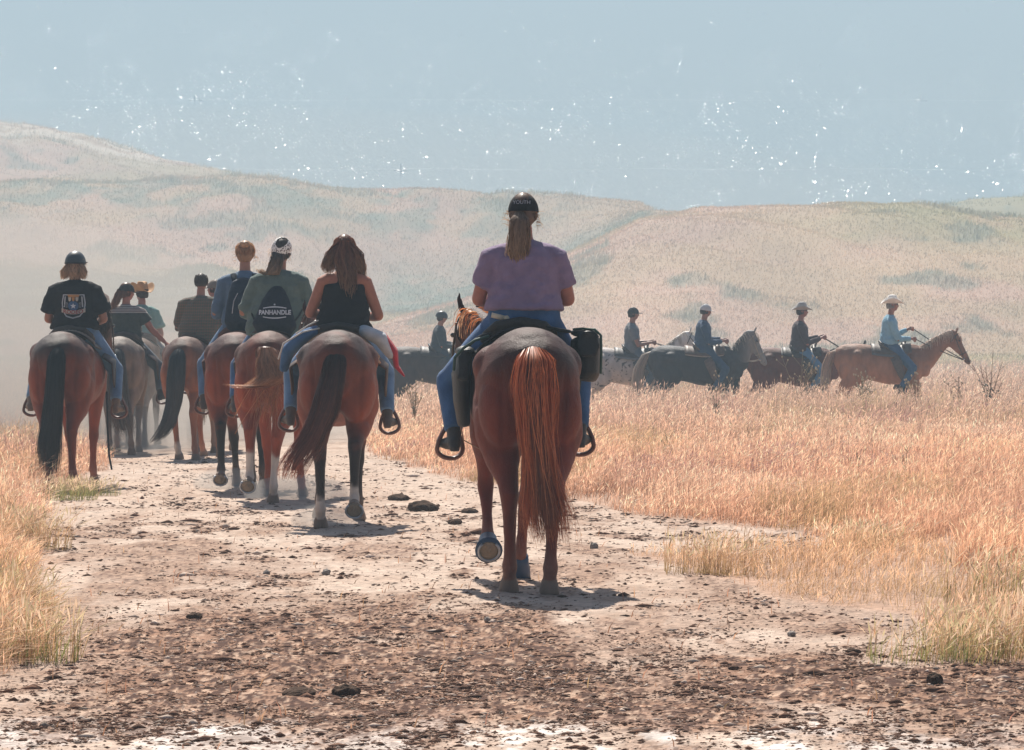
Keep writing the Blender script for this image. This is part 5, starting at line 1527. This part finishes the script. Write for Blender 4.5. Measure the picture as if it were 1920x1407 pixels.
def rider_f():
    h, info = horse('big bay horse with straight black tail walking on the left grass edge', (.20, .042, .015), poll=(.10, 1.25, 1.68), hdir=(.05, .6, -.75), legs=[(.05, 0, .03), (-.08, 0, .02), (.35, 0, .0), (.2, 0, -.03)], fat=.92,
                    mane=(.03, .02, .015), dark=(.045, .028, .024), seed=6, group='horses ridden up the track',
                    tail=dict(path=[(.02, -.80, 1.43), (.02, -.93, 1.28), (.01, -.98, 1.0), (-.01, -.99, .72), (-.04, -.98, .45), (-.05, -.96, .14)], rad=[.05, .085, .09, .10, .115, .07], n=1500, c_root=(.008, .007, .007), c_tip=(.045, .030, .024), spread_tip=1.6, width=.0035, wave=.006))
    feet = ((-.43, .26, .77), (.41, .26, .75))
    b, pi = person('rider in black tee with star and banner print and a dark riding helmet', seat=(.02, .14, 1.50), k=.95, wide=1.12, sw=.180, feet=feet, knees=((-.40, .38, 1.14), (.385, .38, 1.14)), lean=.02,
                   elbows=((-.27, .0, .15), (.28, .0, .15)), hands=((-.12, .34, .10), (.14, .34, .10)), skinc=(.40, .18, .11), skn='f', yaw=R(-10),
                   shirt=dict(m=cloth('tee_black', (.016, .015, .018), bump=.4), sleeve=.74, flare=.030, hem=.055, loose=.025, off=.02), jeans=dict(m=DENIM_L, top=.13), boot=BOOT_T,
                   hair=hair_loose((.42, .24, .13), (.62, .42, .26), [([(-.03, -.06, .0), (-.08, -.07, -.08), (-.11, -.06, -.165)], (.05, .06, .03)), ([(.03, -.06, .0), (.075, -.07, -.08), (.085, -.06, -.165)], (.05, .055, .028)), ([(0, -.08, .0), (0, -.10, -.09), (0, -.09, -.17)], (.06, .06, .04))], n=260, seed=6, fly=120, flyL=.11, wave=.01),
                   hat=hat_helmet(mat('helmet_shell', (.030, .040, .050), rough=.45, spec=.5, var=.05)), group='riders on the track')
    sd = saddle('tan saddle with a braided rope edge under the black tee rider', (.05, .032, .025), feet=feet, cantle_c=(.06, .045, .035))
    B = Body(); 
    for ph in (0, math.pi):
        pts = []
        for u in np.linspace(-1, 1, 60):
            th = u * R(46); zc, rx, rz = trunk_at(-.12); a = u * 26 + ph
            pts.append((math.sin(th) * (rx + .045 + .007 * math.cos(a)), -.13 + .008 * math.sin(a), zc + math.cos(th) * (rz + .055 + .007 * math.cos(a))))
        B.tube(pts, [.009] * 60, n=5, side=(0, 1, 0))
    B.plain('rope_trim', mat('rope_tan', (.36, .27, .20), rough=.8), sd)
    # print on the back of the tee
    T = pi['T']; c0 = T(0, 0, .30); fm = back_map(pi['shirt'], c0.x + .01, c0.z, off=.004)
    root = pi['shirt']
    SIL = mat('print_silver', (.42, .43, .44), rough=.7); ORG = mat('print_orange', (.50, .24, .08), rough=.7); BLU = mat('print_blue', (.05, .11, .22), rough=.7); RED = mat('print_red', (.36, .05, .04), rough=.7); CRM = mat('print_cream', (.52, .44, .34), rough=.7)
    sh = lambda s: [(-.105 * s, .105 * s), (.105 * s, .105 * s), (.118 * s, .02 * s), (.11 * s, -.06 * s), (.07 * s, -.115 * s), (0, -.135 * s), (-.07 * s, -.115 * s), (-.11 * s, -.06 * s), (-.118 * s, .02 * s)]
    patch('print_shield', sh(1.0), fm, SIL, root, layer=0); patch('print_field', sh(.90), fm, cloth('tee_black', (.016, .015, .018)), root, layer=1)
    for s in (-1, 1): patch('print_bar', [(s * .075, .085), (s * .088, .085), (s * .096, -.02), (s * .082, -.02)], fm, SIL, root, layer=2)
    patch('print_top', [(-.06, .102), (.06, .102), (.05, .078), (-.05, .078)], fm, ORG, root, layer=2)
    for x in (-.036, 0, .036): patch('print_pennant', [(x - .015, .076), (x + .015, .076), (x + .012, .045), (x, .034), (x - .012, .045)], fm, CRM if x else ORG, root, layer=3)
    patch('print_disc', [(.052 * math.cos(a), -.008 + .047 * math.sin(a)) for a in np.linspace(0, 2 * math.pi, 19)[:-1]], fm, BLU, root, layer=2)
    for s in (-1, 1):
        for q in (0, 1, 2): patch('print_ray', [(s * .054, .020 - q * .018), (s * .074, .024 - q * .020), (s * .074, .018 - q * .020), (s * .054, .015 - q * .018)], fm, SIL, root, layer=2)
    star = [(.030 * math.sin(a) * (1 if i % 2 == 0 else .42), -.010 + .030 * math.cos(a) * (1 if i % 2 == 0 else .42)) for i, a in enumerate(np.linspace(0, 2 * math.pi, 11)[:-1])]
    patch('print_star', star, fm, mat('print_white', (.62, .64, .66), rough=.7), root, layer=3)
    arc = lambda v, k: [(u, v + 1.6 * u * u) for u in np.linspace(-.118 * k, .118 * k, 11)]
    patch('print_banner', arc(-.092, 1) + arc(-.052, 1)[::-1], fm, CRM, root, layer=4)
    lettering('RODEO', .050, root, lambda u, v: fm(u, v) - Vector((0, .0075, 0)), RED, center=(0, -.072), sx=1.15, bold=.0012, arc=1.2, name='print_word')
    # hanging rein end
    B = Body(); B.tube([(.335, .1, .93), (.34, .1, .80), (.345, .1, .55), (.36, .1, .30), (.385, .1, .17)], [(.010, .006)] * 5, n=6)
    rn = tag(B.plain('strap', leather('strap_black', (.02, .017, .015))), 'loose black strap hanging down beside the helmeted rider horse', 'strap')
    br = bridle('bridle on the bay at the grass edge', info, hands=[(-.12, .48, 1.57), (.14, .48, 1.57)])
    place([h, b, sd, rn, br], 113, 918, heading=R(-3))

def rider_g():
    h, info = horse('dusty pale sorrel half hidden ahead of the plaid shirt rider', (.36, .19, .12), poll=(.0, 1.22, 1.66), hdir=(.1, .6, -.75), legs=[(.2, 0, .0), (-.1, 0, .0), (.3, 0, .03), (.0, 0, .05)], vox=.017,
                    mane=(.3, .2, .12), seed=7, group='horses ridden up the track', tail=dict(c_root=(.38, .26, .17), c_tip=(.45, .32, .22), n=300))
    feet = ((-.38, .26, .84), (.38, .26, .84))
    b, _ = person('rider in red shirt and grey cap glancing left, half hidden by the backpack rider', seat=(.0, .14, 1.47), k=.95, feet=feet, lean=.02, skinc=(.38, .15, .10), skn='g', yaw=R(70), tw=0, vox=.013,
                  shirt=dict(m=cloth('shirt_red', (.36, .035, .03)), sleeve=1.8, hem=0), jeans=dict(m=DENIM_G), boot=BOOT_D, hair=hair_short((.12, .07, .05)), hat=hat_cap(cloth('cap_tan', (.20, .16, .13))), eyes=True, group='riders on the track')
    sd = saddle('dark saddle under the red shirt rider', (.06, .04, .03), feet=feet)
    place([h, b, sd], 386, 849, heading=R(-4), scale=.97)

def rider_h():
    h, info = horse('grey dun horse with long tail half lost in dust behind the lettered tee rider', (.22, .16, .125), poll=(.0, 1.22, 1.66), hdir=(.1, .6, -.75), legs=[(.1, 0, .0), (-.1, 0, .04), (.3, 0, -.06), (.0, 0, .0)], vox=.017,
                    mane=(.12, .09, .07), dark=(.14, .11, .09), seed=8, group='horses ridden up the track', tail=dict(path=[(0, -.80, 1.43), (0, -.93, 1.28), (.01, -.98, 1.0), (.02, -.99, .72), (.05, -.98, .45), (.12, -.96, .24)], rad=[.05, .10, .13, .15, .16, .10], n=700, c_root=(.075, .075, .075), c_tip=(.20, .14, .11), spread_tip=1.5, width=.006))
    feet = ((-.42, .26, .80), (.45, .26, .72))
    YK = cloth('tee_green_grey', (.055, .065, .055)); t = YK.node_tree; p = t.nodes['Principled BSDF']
    geo = t.nodes.new('ShaderNodeTexCoord'); sx = t.nodes.new('ShaderNodeSeparateXYZ'); t.links.new(geo.outputs['Object'], sx.inputs[0])
    gt = t.nodes.new('ShaderNodeMath'); gt.operation = 'GREATER_THAN'; gt.inputs[1].default_value = 1.83; t.links.new(sx.outputs['Z'], gt.inputs[0])
    w = t.nodes.new('ShaderNodeTexWave'); w.bands_direction = 'Z'; w.inputs['Scale'].default_value = 11; t.links.new(geo.outputs['Object'], w.inputs['Vector'])
    m1 = t.nodes.new('ShaderNodeMix'); m1.data_type = 'RGBA'; m1.inputs[6].default_value = (.13, .09, .085, 1); m1.inputs[7].default_value = (.42, .38, .34, 1); t.links.new(w.outputs['Fac'], m1.inputs[0])
    m2 = t.nodes.new('ShaderNodeMix'); m2.data_type = 'RGBA'; m2.inputs[6].default_value = (.045, .055, .048, 1); t.links.new(m1.outputs[2], m2.inputs[7]); t.links.new(gt.outputs[0], m2.inputs[0]); t.links.new(m2.outputs[2], p.inputs['Base Color'])
    b, _ = person('woman in dark cap and striped yoke shirt turning right with her hand held out', seat=(.0, .14, 1.40), k=.97, wide=1.12, feet=feet, knees=((-.38, .38, 1.12), (.42, .34, 1.12)), lean=.0, tilt=.02,
                  elbows=((-.28, .02, .14), (.34, -.02, .22)), hands=((-.1, .34, .12), (.55, -.02, .02)), hand_dirs=(Vector((.2, 1, 0)), Vector((.75, -.02, -.6))), grip=(True, False), skinc=(.38, .15, .10), skn='h', yaw=R(-62), pitch=R(-6), eyes=True,
                  shirt=dict(m=YK, sleeve=.55, hem=-.03, loose=.03, flare=.02), jeans=dict(m=DENIM_G), boot=BOOT_D,
                  hair=hair_pony((.16, .065, .035), (.36, .16, .09), root=(0, -.08, .03), drop=((-.09, -.07, -.05), (-.13, -.08, -.13), (-.17, -.08, -.22), (-.20, -.08, -.27)), rad=(.05, .06, .055, .045, .02), n=260, seed=8, fly=20), hat=hat_cap(cloth('cap_charcoal', (.03, .03, .032))), group='riders on the track')
    sd = saddle('grey brown saddle under the striped yoke rider', (.08, .06, .05), feet=feet)
    place([h, b, sd], 224, 853, heading=R(0), scale=.97)

def rider_i():
    h, info = horse('dusty brown horse hidden ahead of the grey dun', (.15, .09, .06), legs=[(.2, 0, .0), (-.1, 0, .0), (.3, 0, .03), (.0, 0, .05)], vox=.018, seed=9, group='horses ridden up the track', tail=dict(c_root=(.1, .07, .05), c_tip=(.2, .13, .1), n=250))
    feet = ((-.42, .26, .80), (.44, .26, .80))
    b, _ = person('rider in pale teal tee and curled straw hat looking left', seat=(.0, .14, 1.42), k=.98, feet=feet, skinc=(.36, .15, .10), skn='i', yaw=R(40), eyes=True, vox=.013, elbows=((-.27, 0, .14), (.27, -.02, .14)), hands=((-.1, .3, .08), (.2, .2, -.02)),
                  shirt=dict(m=cloth('tee_teal', (.16, .30, .27)), sleeve=.7, flare=.03, hem=-.04), jeans=dict(m=DENIM_G), boot=BOOT, hair=hair_short((.06, .04, .03)), hat=hat_cowboy(mat('straw_hat', (.55, .33, .17), rough=.8, transl=.2), curl=.10), group='riders on the track')
    sd = saddle('pale brown saddle under the straw hat rider', (.12, .08, .06), feet=feet)
    place([h, b, sd], 256, 838, heading=R(0), scale=.97)

def rider_j():
    h, info = horse('dusty sorrel horse far ahead at the left of the riders', (.30, .17, .11), legs=[(.2, 0, .0), (-.1, 0, .0), (.3, 0, .03), (.0, 0, .05)], vox=.018, seed=10, group='horses ridden up the track', tail=dict(c_root=(.3, .2, .13), c_tip=(.4, .28, .2), n=250))
    feet = ((-.37, .26, .80), (.38, .26, .80))
    b, _ = person('red haired rider in a lavender shirt beyond the striped yoke rider', seat=(.0, .14, 1.40), k=.93, feet=feet, skinc=(.40, .18, .12), skn='j', yaw=R(-20), vox=.013, elbows=((-.25, 0, .14), (.25, 0, .14)),
                  shirt=dict(m=cloth('shirt_lavender', (.27, .22, .46)), sleeve=1.8, hem=-.05), jeans=dict(m=DENIM_G), boot=BOOT, hair=hair_pony((.28, .10, .06), (.40, .18, .10), seed=10, n=160), group='riders on the track')
    sd = saddle('light brown saddle under the lavender shirt rider', (.12, .08, .06), feet=feet)
    place([h, b, sd], 186, 832, heading=R(2), scale=.95)

def side_rider(px, dist, hk, pk, sdk, padk=None, brk=None, scale=1.0, rot=0.0):
    h, info = horse(group='horses crossing the field', vox=.016, **hk)
    feet = ((-.37, .36, .66), (.37, .36, .66))
    kn = ((-.33, .52, 1.10), (.33, .52, 1.10))
    b, pi = person(feet=pk.pop('feet', feet), knees=pk.pop('knees', kn), group='riders crossing the field', vox=.012, **pk)
    objs = [h, b]
    objs.append(saddle(feet=feet, **sdk))
    if padk: objs.append(blanket(**padk))
    if brk: objs.append(bridle(info=info, **brk))
    place(objs, px, dist=dist, heading=R(-90) + rot, scale=scale * 1.07, zoff=-.03, anchor=0, pitch=False)

def side_riders():
    std = [(.28, 0, 0), (-.22, 0, 0), (-.2, 0, 0), (.3, 0, 0)]
    side_rider(811, 76.8, dict(label='dark bay horse crossing the field left of the nearest rider', coat=(.055, .038, .034), poll=(0, 1.28, 1.60), hdir=(0, .62, -.7), legs=std, mane=(.02, .016, .014), seed=21, points=(.02, .016, .014), tail=dict(c_root=(.02, .016, .014), c_tip=(.05, .035, .03), n=250)),
               dict(label='child like rider in dark helmet and printed navy jacket crossing the field', seat=(0, .14, 1.42), k=.92, wide=1.05, skinc=(.36, .16, .10), skn='k', eyes=True, pitch=R(-10), elbows=((-.24, .05, .14), (.24, .05, .14)), hands=((-.1, .36, .12), (.12, .36, .12)),
                    shirt=dict(m=cloth('jacket_navy', (.035, .05, .065)), sleeve=1.8, hem=-.02, loose=.03, name='jacket'), jeans=dict(m=cloth('breeches_navy', (.03, .05, .08))), boot=BOOT_D, hair=hair_short((.05, .035, .03), .010, -.09), hat=hat_helmet(mat('helmet_black', (.02, .024, .028), rough=.4, spec=.5))),
               dict(label='dark saddle on the dark bay crossing the field', leather_c=(.04, .03, .028)), None, dict(label='bridle on the dark bay crossing the field', hands=[(-.1, .50, 1.54), (.12, .50, 1.54)]))
    side_rider(1176, 76.0, dict(label='white spotted appaloosa horse crossing behind the nearest rider', coat=(.50, .44, .40), spots=(.06, .045, .04), headcol=(.74, .69, .63), poll=(0, 1.18, 1.76), hdir=(0, .62, -.62), legs=std, mane=(.55, .48, .40), mane_side=-1, seed=22, tail=dict(c_root=(.5, .42, .35), c_tip=(.5, .4, .32), n=250)),
               dict(label='rider in grey tee, dark cap and sunglasses on the appaloosa', seat=(0, .14, 1.44), k=1.0, wide=1.15, skinc=(.34, .15, .10), skn='l', eyes='shades', elbows=((-.25, .08, .15), (.25, .08, .15)), hands=((-.09, .38, .20), (.10, .38, .20)), lean=-.02,
                    shirt=dict(m=cloth('tee_grey', (.15, .16, .18)), sleeve=.6, hem=0, loose=.02), jeans=dict(m=DENIM_G), boot=BOOT_D, hair=hair_short((.06, .045, .04)), hat=hat_cap(cloth('cap_dark', (.035, .035, .037)))),
               dict(label='dark saddle on the spotted appaloosa', leather_c=(.05, .045, .045)), dict(label='grey striped saddle pad on the appaloosa', c=(.16, .17, .19), ang=56, y0=-.22, y1=.45), dict(label='bridle with long reins on the appaloosa', hands=[(-.09, .50, 1.62), (.10, .50, 1.62)], rein_drop=.02))
    side_rider(1309, 74.3, dict(label='black horse with pale mane and flaxen tail crossing the field', coat=(.028, .028, .032), poll=(0, 1.02, 1.74), hdir=(0, .36, -.9), legs=[(.3, 0, 0), (-.25, 0, 0), (.1, 0, 0), (-.1, 0, 0)], mane=(.62, .55, .47), mane2=(.3, .25, .2), headcol=(.22, .21, .20), mane_side=-1, seed=23, dark=(.05, .05, .055), face=(.5, .45, .4),
                    tail=dict(path=[(0, -.80, 1.43), (0, -.95, 1.36), (0, -1.08, 1.10), (0, -1.12, .8), (0, -1.10, .45)], rad=[.045, .09, .11, .12, .06], c_root=(.42, .36, .30), c_tip=(.60, .48, .38), n=450)),
               dict(label='rider in blue vest, pale sleeves and white cap on the black horse', seat=(0, .14, 1.45), k=1.0, wide=1.15, skinc=(.30, .14, .10), skn='m', yaw=R(14), pitch=R(-8), tw=0, elbows=((-.26, .05, .16), (.26, .08, .15)), hands=((-.09, .40, .18), (.10, .40, .18)), lean=.02, eyes=True,
                    shirt=dict(m=cloth('vest_blue', (.035, .075, .14)), sleeve=1.8, hem=-.04, loose=.03, name='vest'), jeans=dict(m=cloth('jeans_navy', (.03, .07, .13))), boot=BOOT_D, hair=hair_short((.05, .035, .03)), hat=hat_cap(cloth('cap_white', (.55, .55, .55)))),
               dict(label='brown saddle on the black horse with flaxen tail', leather_c=(.12, .08, .06)), dict(label='tan and white saddle pad on the black horse', c=(.34, .29, .24), ang=52, y0=-.24, y1=.48), dict(label='rope bridle on the black horse with pale mane', hands=[(-.09, .52, 1.62), (.10, .52, 1.62)], c=(.35, .28, .2), rein_drop=.16))
    side_rider(1492, 75.9, dict(label='red bay horse with dark lowered neck crossing the field', coat=(.14, .048, .032), poll=(0, 1.30, 1.50), hdir=(0, .6, -.7), headcol=(.030, .024, .024), legs=std, mane=(.016, .014, .014), seed=24, points=(.03, .02, .018),
                    tail=dict(path=[(0, -.80, 1.43), (0, -.98, 1.34), (0, -1.10, 1.1), (0, -1.12, .8), (0, -1.1, .5)], rad=[.04, .07, .08, .09, .05], c_root=(.018, .016, .018), c_tip=(.03, .02, .02), n=350)),
               dict(label='man in dark maroon shirt and grey felt hat on the red bay', seat=(0, .14, 1.46), k=1.04, wide=1.25, skinc=(.33, .13, .09), skn='n', eyes='shades', elbows=((-.26, .06, .16), (.26, .10, .16)), hands=((-.09, .42, .28), (.10, .42, .28)), lean=.0,
                    shirt=dict(m=cloth('shirt_maroon', (.065, .042, .048)), sleeve=1.85, hem=.02, loose=.03), jeans=dict(m=cloth('jeans_sky', (.10, .22, .36)), top=.10), boot=BOOT, hair=hair_short((.06, .05, .04)), hat=hat_cowboy(mat('felt_grey', (.40, .38, .36), rough=.9))),
               dict(label='dark saddle with leather fenders on the red bay', leather_c=(.05, .035, .03)), dict(label='white saddle pad on the red bay', c=(.5, .47, .43), ang=46, y0=-.26, y1=.45), dict(label='dark bridle with steep reins on the red bay', hands=[(-.09, .54, 1.72), (.10, .54, 1.72)], rein_drop=.0, r=.009))
    side_rider(1660, 73.6, dict(label='palomino horse with pale mane leading the line across the field', coat=(.34, .165, .095), poll=(0, 1.30, 1.70), hdir=(0, .42, -.86), legs=std, mane=(.66, .54, .44), seed=25, dark=(.26, .12, .07), socks=(0, 0, 0, 0),
                    tail=dict(path=[(0, -.80, 1.43), (0, -.95, 1.36), (0, -1.04, 1.12), (0, -1.07, .8), (0, -1.08, .40)], rad=[.045, .09, .10, .10, .05], c_root=(.50, .32, .22), c_tip=(.72, .62, .52), n=450)),
               dict(label='man in light blue shirt and white cowboy hat on the palomino', seat=(0, .14, 1.47), k=1.07, wide=1.18, skinc=(.33, .13, .085), skn='o', eyes='shades', elbows=((-.26, .08, .17), (.26, .12, .16)), hands=((-.09, .38, .34), (.10, .42, .16)), lean=.02,
                    shirt=dict(m=cloth('shirt_sky', (.24, .44, .56)), sleeve=1.85, hem=.06, loose=.03), jeans=dict(m=cloth('jeans_blue', (.045, .11, .21)), top=.13), boot=BOOT_D, hair=hair_short((.35, .32, .30)), hat=hat_cowboy(mat('felt_white', (.80, .76, .70), rough=.9), band=(.5, .3, .2), curl=.075)),
               dict(label='tooled brown saddle on the palomino', leather_c=(.10, .07, .055)), dict(label='dark grey saddle pad with pale edging on the palomino', c=(.11, .12, .13), ang=58, y0=-.24, y1=.42), dict(label='brown bridle with taut reins on the palomino', hands=[(-.09, .50, 1.83), (.10, .54, 1.64)], rein_drop=.02, r=.010))
# ------------------------------------------------------------------ haze
def haze(density=.0026):
    m = bpy.data.materials.new('haze'); m.use_nodes = True
    N = m.node_tree.nodes; L = m.node_tree.links
    N.remove(N['Principled BSDF'])
    v = N.new('ShaderNodeVolumePrincipled')
    v.inputs['Color'].default_value = (.68, .87, .98, 1)
    v.inputs['Density'].default_value = density
    v.inputs['Anisotropy'].default_value = 0.0
    L.new(v.outputs[0], N['Material Output'].inputs['Volume'])
    x, y0, y1, z0, z1 = 2600, -16, 9100, LAKE_Z - 40, 4.0
    V = [(-x, y0, z0), (x, y0, z0), (x, y1, z0), (-x, y1, z0), (-x, y0, z1), (x, y0, z1), (x, y1, z1), (-x, y1, z1)]
    F = [(0, 3, 2, 1), (4, 5, 6, 7), (0, 1, 5, 4), (1, 2, 6, 5), (2, 3, 7, 6), (3, 0, 4, 7)]
    o = mk_mesh('haze', V, F, m); tag(o, 'pale blue haze fading the hills and the lake', 'haze', kind='stuff')

def dust(name, c, r, density, color, label):
    key = 'dust_%g' % density
    m = bpy.data.materials.get(key)
    if not m:
        m = bpy.data.materials.new(key); m.use_nodes = True
        N = m.node_tree.nodes; L = m.node_tree.links
        N.remove(N['Principled BSDF'])
        v = N.new('ShaderNodeVolumePrincipled'); v.inputs['Color'].default_value = (*color, 1); v.inputs['Density'].default_value = density
        L.new(v.outputs[0], N['Material Output'].inputs['Volume'])
    B = Body(); B.ball((0, 0, 0), r, n=24, seg=False)
    o = B.plain(name, m); o.location = c
    tag(o, label, 'dust', kind='stuff')
    return o
# ------------------------------------------------------------------ small things on and beside the track
def small_things():
    DUNG = mat('dung', (.075, .045, .030), rough=.95, spec=.1, var=.4, vscale=30, bump=1.5, bscale=70)
    STONE = mat('stone', (.26, .22, .19), rough=.9, var=.3, vscale=30, bump=1, bscale=60)
    for i, (px, row, w, h, lab) in enumerate([
        (795, 958, 62, 20, 'largest heap of dark droppings between the second and nearest horses'), (748, 938, 46, 12, 'flat scatter of dark droppings nearest the bay horse'),
        (852, 983, 30, 11, 'small round dropping just left of the nearest horse'), (880, 962, 34, 9, 'low smear of droppings behind the nearest horse left side'),
        (1752, 1283, 34, 22, 'dark lump of earth alone at the lower right of the track'), (560, 1305, 70, 16, 'long broken clod in the churned foreground left of centre'),
        (648, 1302, 56, 20, 'pointed dark clod in the churned foreground'), (1600, 1225, 30, 10, 'small dark clod on the churned earth at the right'), (365, 1160, 34, 12, 'dark clod on the left of the churned earth')]):
        lump('dung' if i < 4 else 'clod', px, row, w, h, DUNG, lab, 'droppings' if i < 4 else 'clod', seed=i + 1)
    for i, (px, row, w, h, lab) in enumerate([
        (611, 1078, 17, 11, 'small grey stone on the bare track left of the nearest horse'), (500, 1078, 16, 10, 'grey pebble left of the small grey stone on the track'),
        (1114, 1030, 17, 13, 'dark stone beside the grass right of the nearest horse'), (1484, 1192, 20, 10, 'flat stone on the track below the grass tongue'), (914, 1166, 14, 10, 'pebble just in front of the nearest horse shadow'),
        (1546, 1032, 12, 9, 'reddish pebble on the pale strip beside the tall grass')]):
        lump('stone', px, row, w, h, STONE, lab, 'stone', seed=i + 31)
    W = 'tall dry weeds standing in the field'
    weed('leafy_weed', 1862, 66, 1.25, 'tallest weed at the right edge with dark green leaves low on its stems', 3, leafy=.45, heads=False, spread=.45, col=(.30, .17, .10), nstem=8, leafcol=(.12, .12, .06), group=W)
    weed('thistle', 1502, 70, 1.28, 'tall pale headed weed standing in front of the man in maroon', 4, leafy=.15, spread=.5, nstem=9, group=W, lw=.9)
    weed('thistle', 1536, 70.5, 1.0, 'pale headed weed before the dark neck of the red bay', 5, leafy=.1, spread=.5, nstem=6, group=W, lw=.9)
    weed('thistle', 1622, 69.5, .85, 'short bristly weed below the palomino belly', 6, leafy=.2, spread=.4, nstem=9, group=W)
    weed('thistle', 1722, 69, .85, 'thin weed below the palomino front legs', 7, leafy=.1, spread=.35, nstem=6, group=W)
    weed('thistle', 1352, 70, .80, 'low weed under the black horse chest', 8, leafy=.1, spread=.4, nstem=7, group=W)
    weed('thistle', 776, 60, .75, 'low pale weed under the dark bay behind the nearest rider', 9, leafy=.1, spread=.5, nstem=7, group=W)
    weed('thistle', 1800, 67, .75, 'small dry weed left of the tall leafy weed', 10, leafy=.25, spread=.4, nstem=6, group=W, col=(.34, .2, .12))
    for i, (px, row, h, lab) in enumerate([(1612, 905, .24, 'leafy green weed in the middle of the right field'), (1705, 905, .26, 'green weed with upright stalk in the right field'), (1535, 885, .22, 'small dark leafed weed left of the green weeds'),
                               (1252, 872, .28, 'slender green weed near the track side of the field'), (1345, 800, .45, 'thin brown stalk low in the field below the black horse'), (1625, 790, .5, 'brown seed stalk in the field below the palomino')]):
        p = gp(px, row)
        weed('field_weed', px, p.y, h * 1.3, lab, 40 + i, leafy=.8, heads=(i > 3), spread=.35, nstem=4, col=(.17, .15, .07), leafcol=(.20, .22, .09), group='small weeds in the field')
    for i, (px, row, n, h, lab, gr) in enumerate([
        (30, 1240, 300, .26, 'green and gold grass clump with foxtail heads at the left edge', .45), (0, 1190, 300, .32, 'rank orange grass clump cut by the left edge', .2), (55, 1030, 300, .30, 'orange grass clump beside the track at left', .05),
        (120, 938, 260, .20, 'grey green tuft at the hooves of the left horse', .85), (165, 930, 200, .15, 'low grey green tuft trodden by the left horse', .9),
        (1880, 1235, 420, .26, 'big green and gold grass clump at the lower right corner', .35), (1790, 1240, 200, .17, 'green grass tuft on the track edge at lower right', .6), (1900, 1130, 340, .28, 'foxtail clump at the right edge above the big clump', .35),
        (1330, 1075, 260, .26, 'bright orange tuft on the grass tongue', .0), (1620, 1030, 220, .16, 'low tuft at the corner where field meets track', .25)]):
        grass_clump(px, row, n, h, lab, 60 + i, green=gr, wid=.16 if px < 1700 else .22)
    # dust kicked up
    for i, (px, row, rr, lab) in enumerate([(612, 985, (.28, .28, .13), 'puff of dust at the left hind hoof of the bay with white socks'), (560, 935, (.5, .5, .16), 'puff of dust between the sorrel and the bay'),
                                            (225, 850, (1.1, .8, .45), 'dust rising round the legs of the grey dun'), (430, 915, (.35, .4, .15), 'dust at the hooves of the dark bay')]):
        p = gp(px, row)
        dust('dust_puff', (p.x, p.y - .1, p.z + rr[2] * .4), rr, 1.3 if i != 2 else .45, (.95, .86, .78), lab)

ground_details(); lake()
rider_a(); rider_b(); rider_c(); rider_d(); rider_e(); rider_f(); rider_g(); rider_h(); rider_i(); rider_j()
side_riders()
hill_grass(); field_grass(); clods()
haze(.0018)
dust('dust_cloud', (-8.6, 54, -7.2), (6.8, 9, 3.6), .12, (.95, .88, .80), 'pale dust hanging behind the riders on the left')
small_things()
dust('dust_cloud', (-9, 105, -11), (30, 26, 7), .005, (.96, .93, .88), 'thin veil of dust over the foot of the left hill')
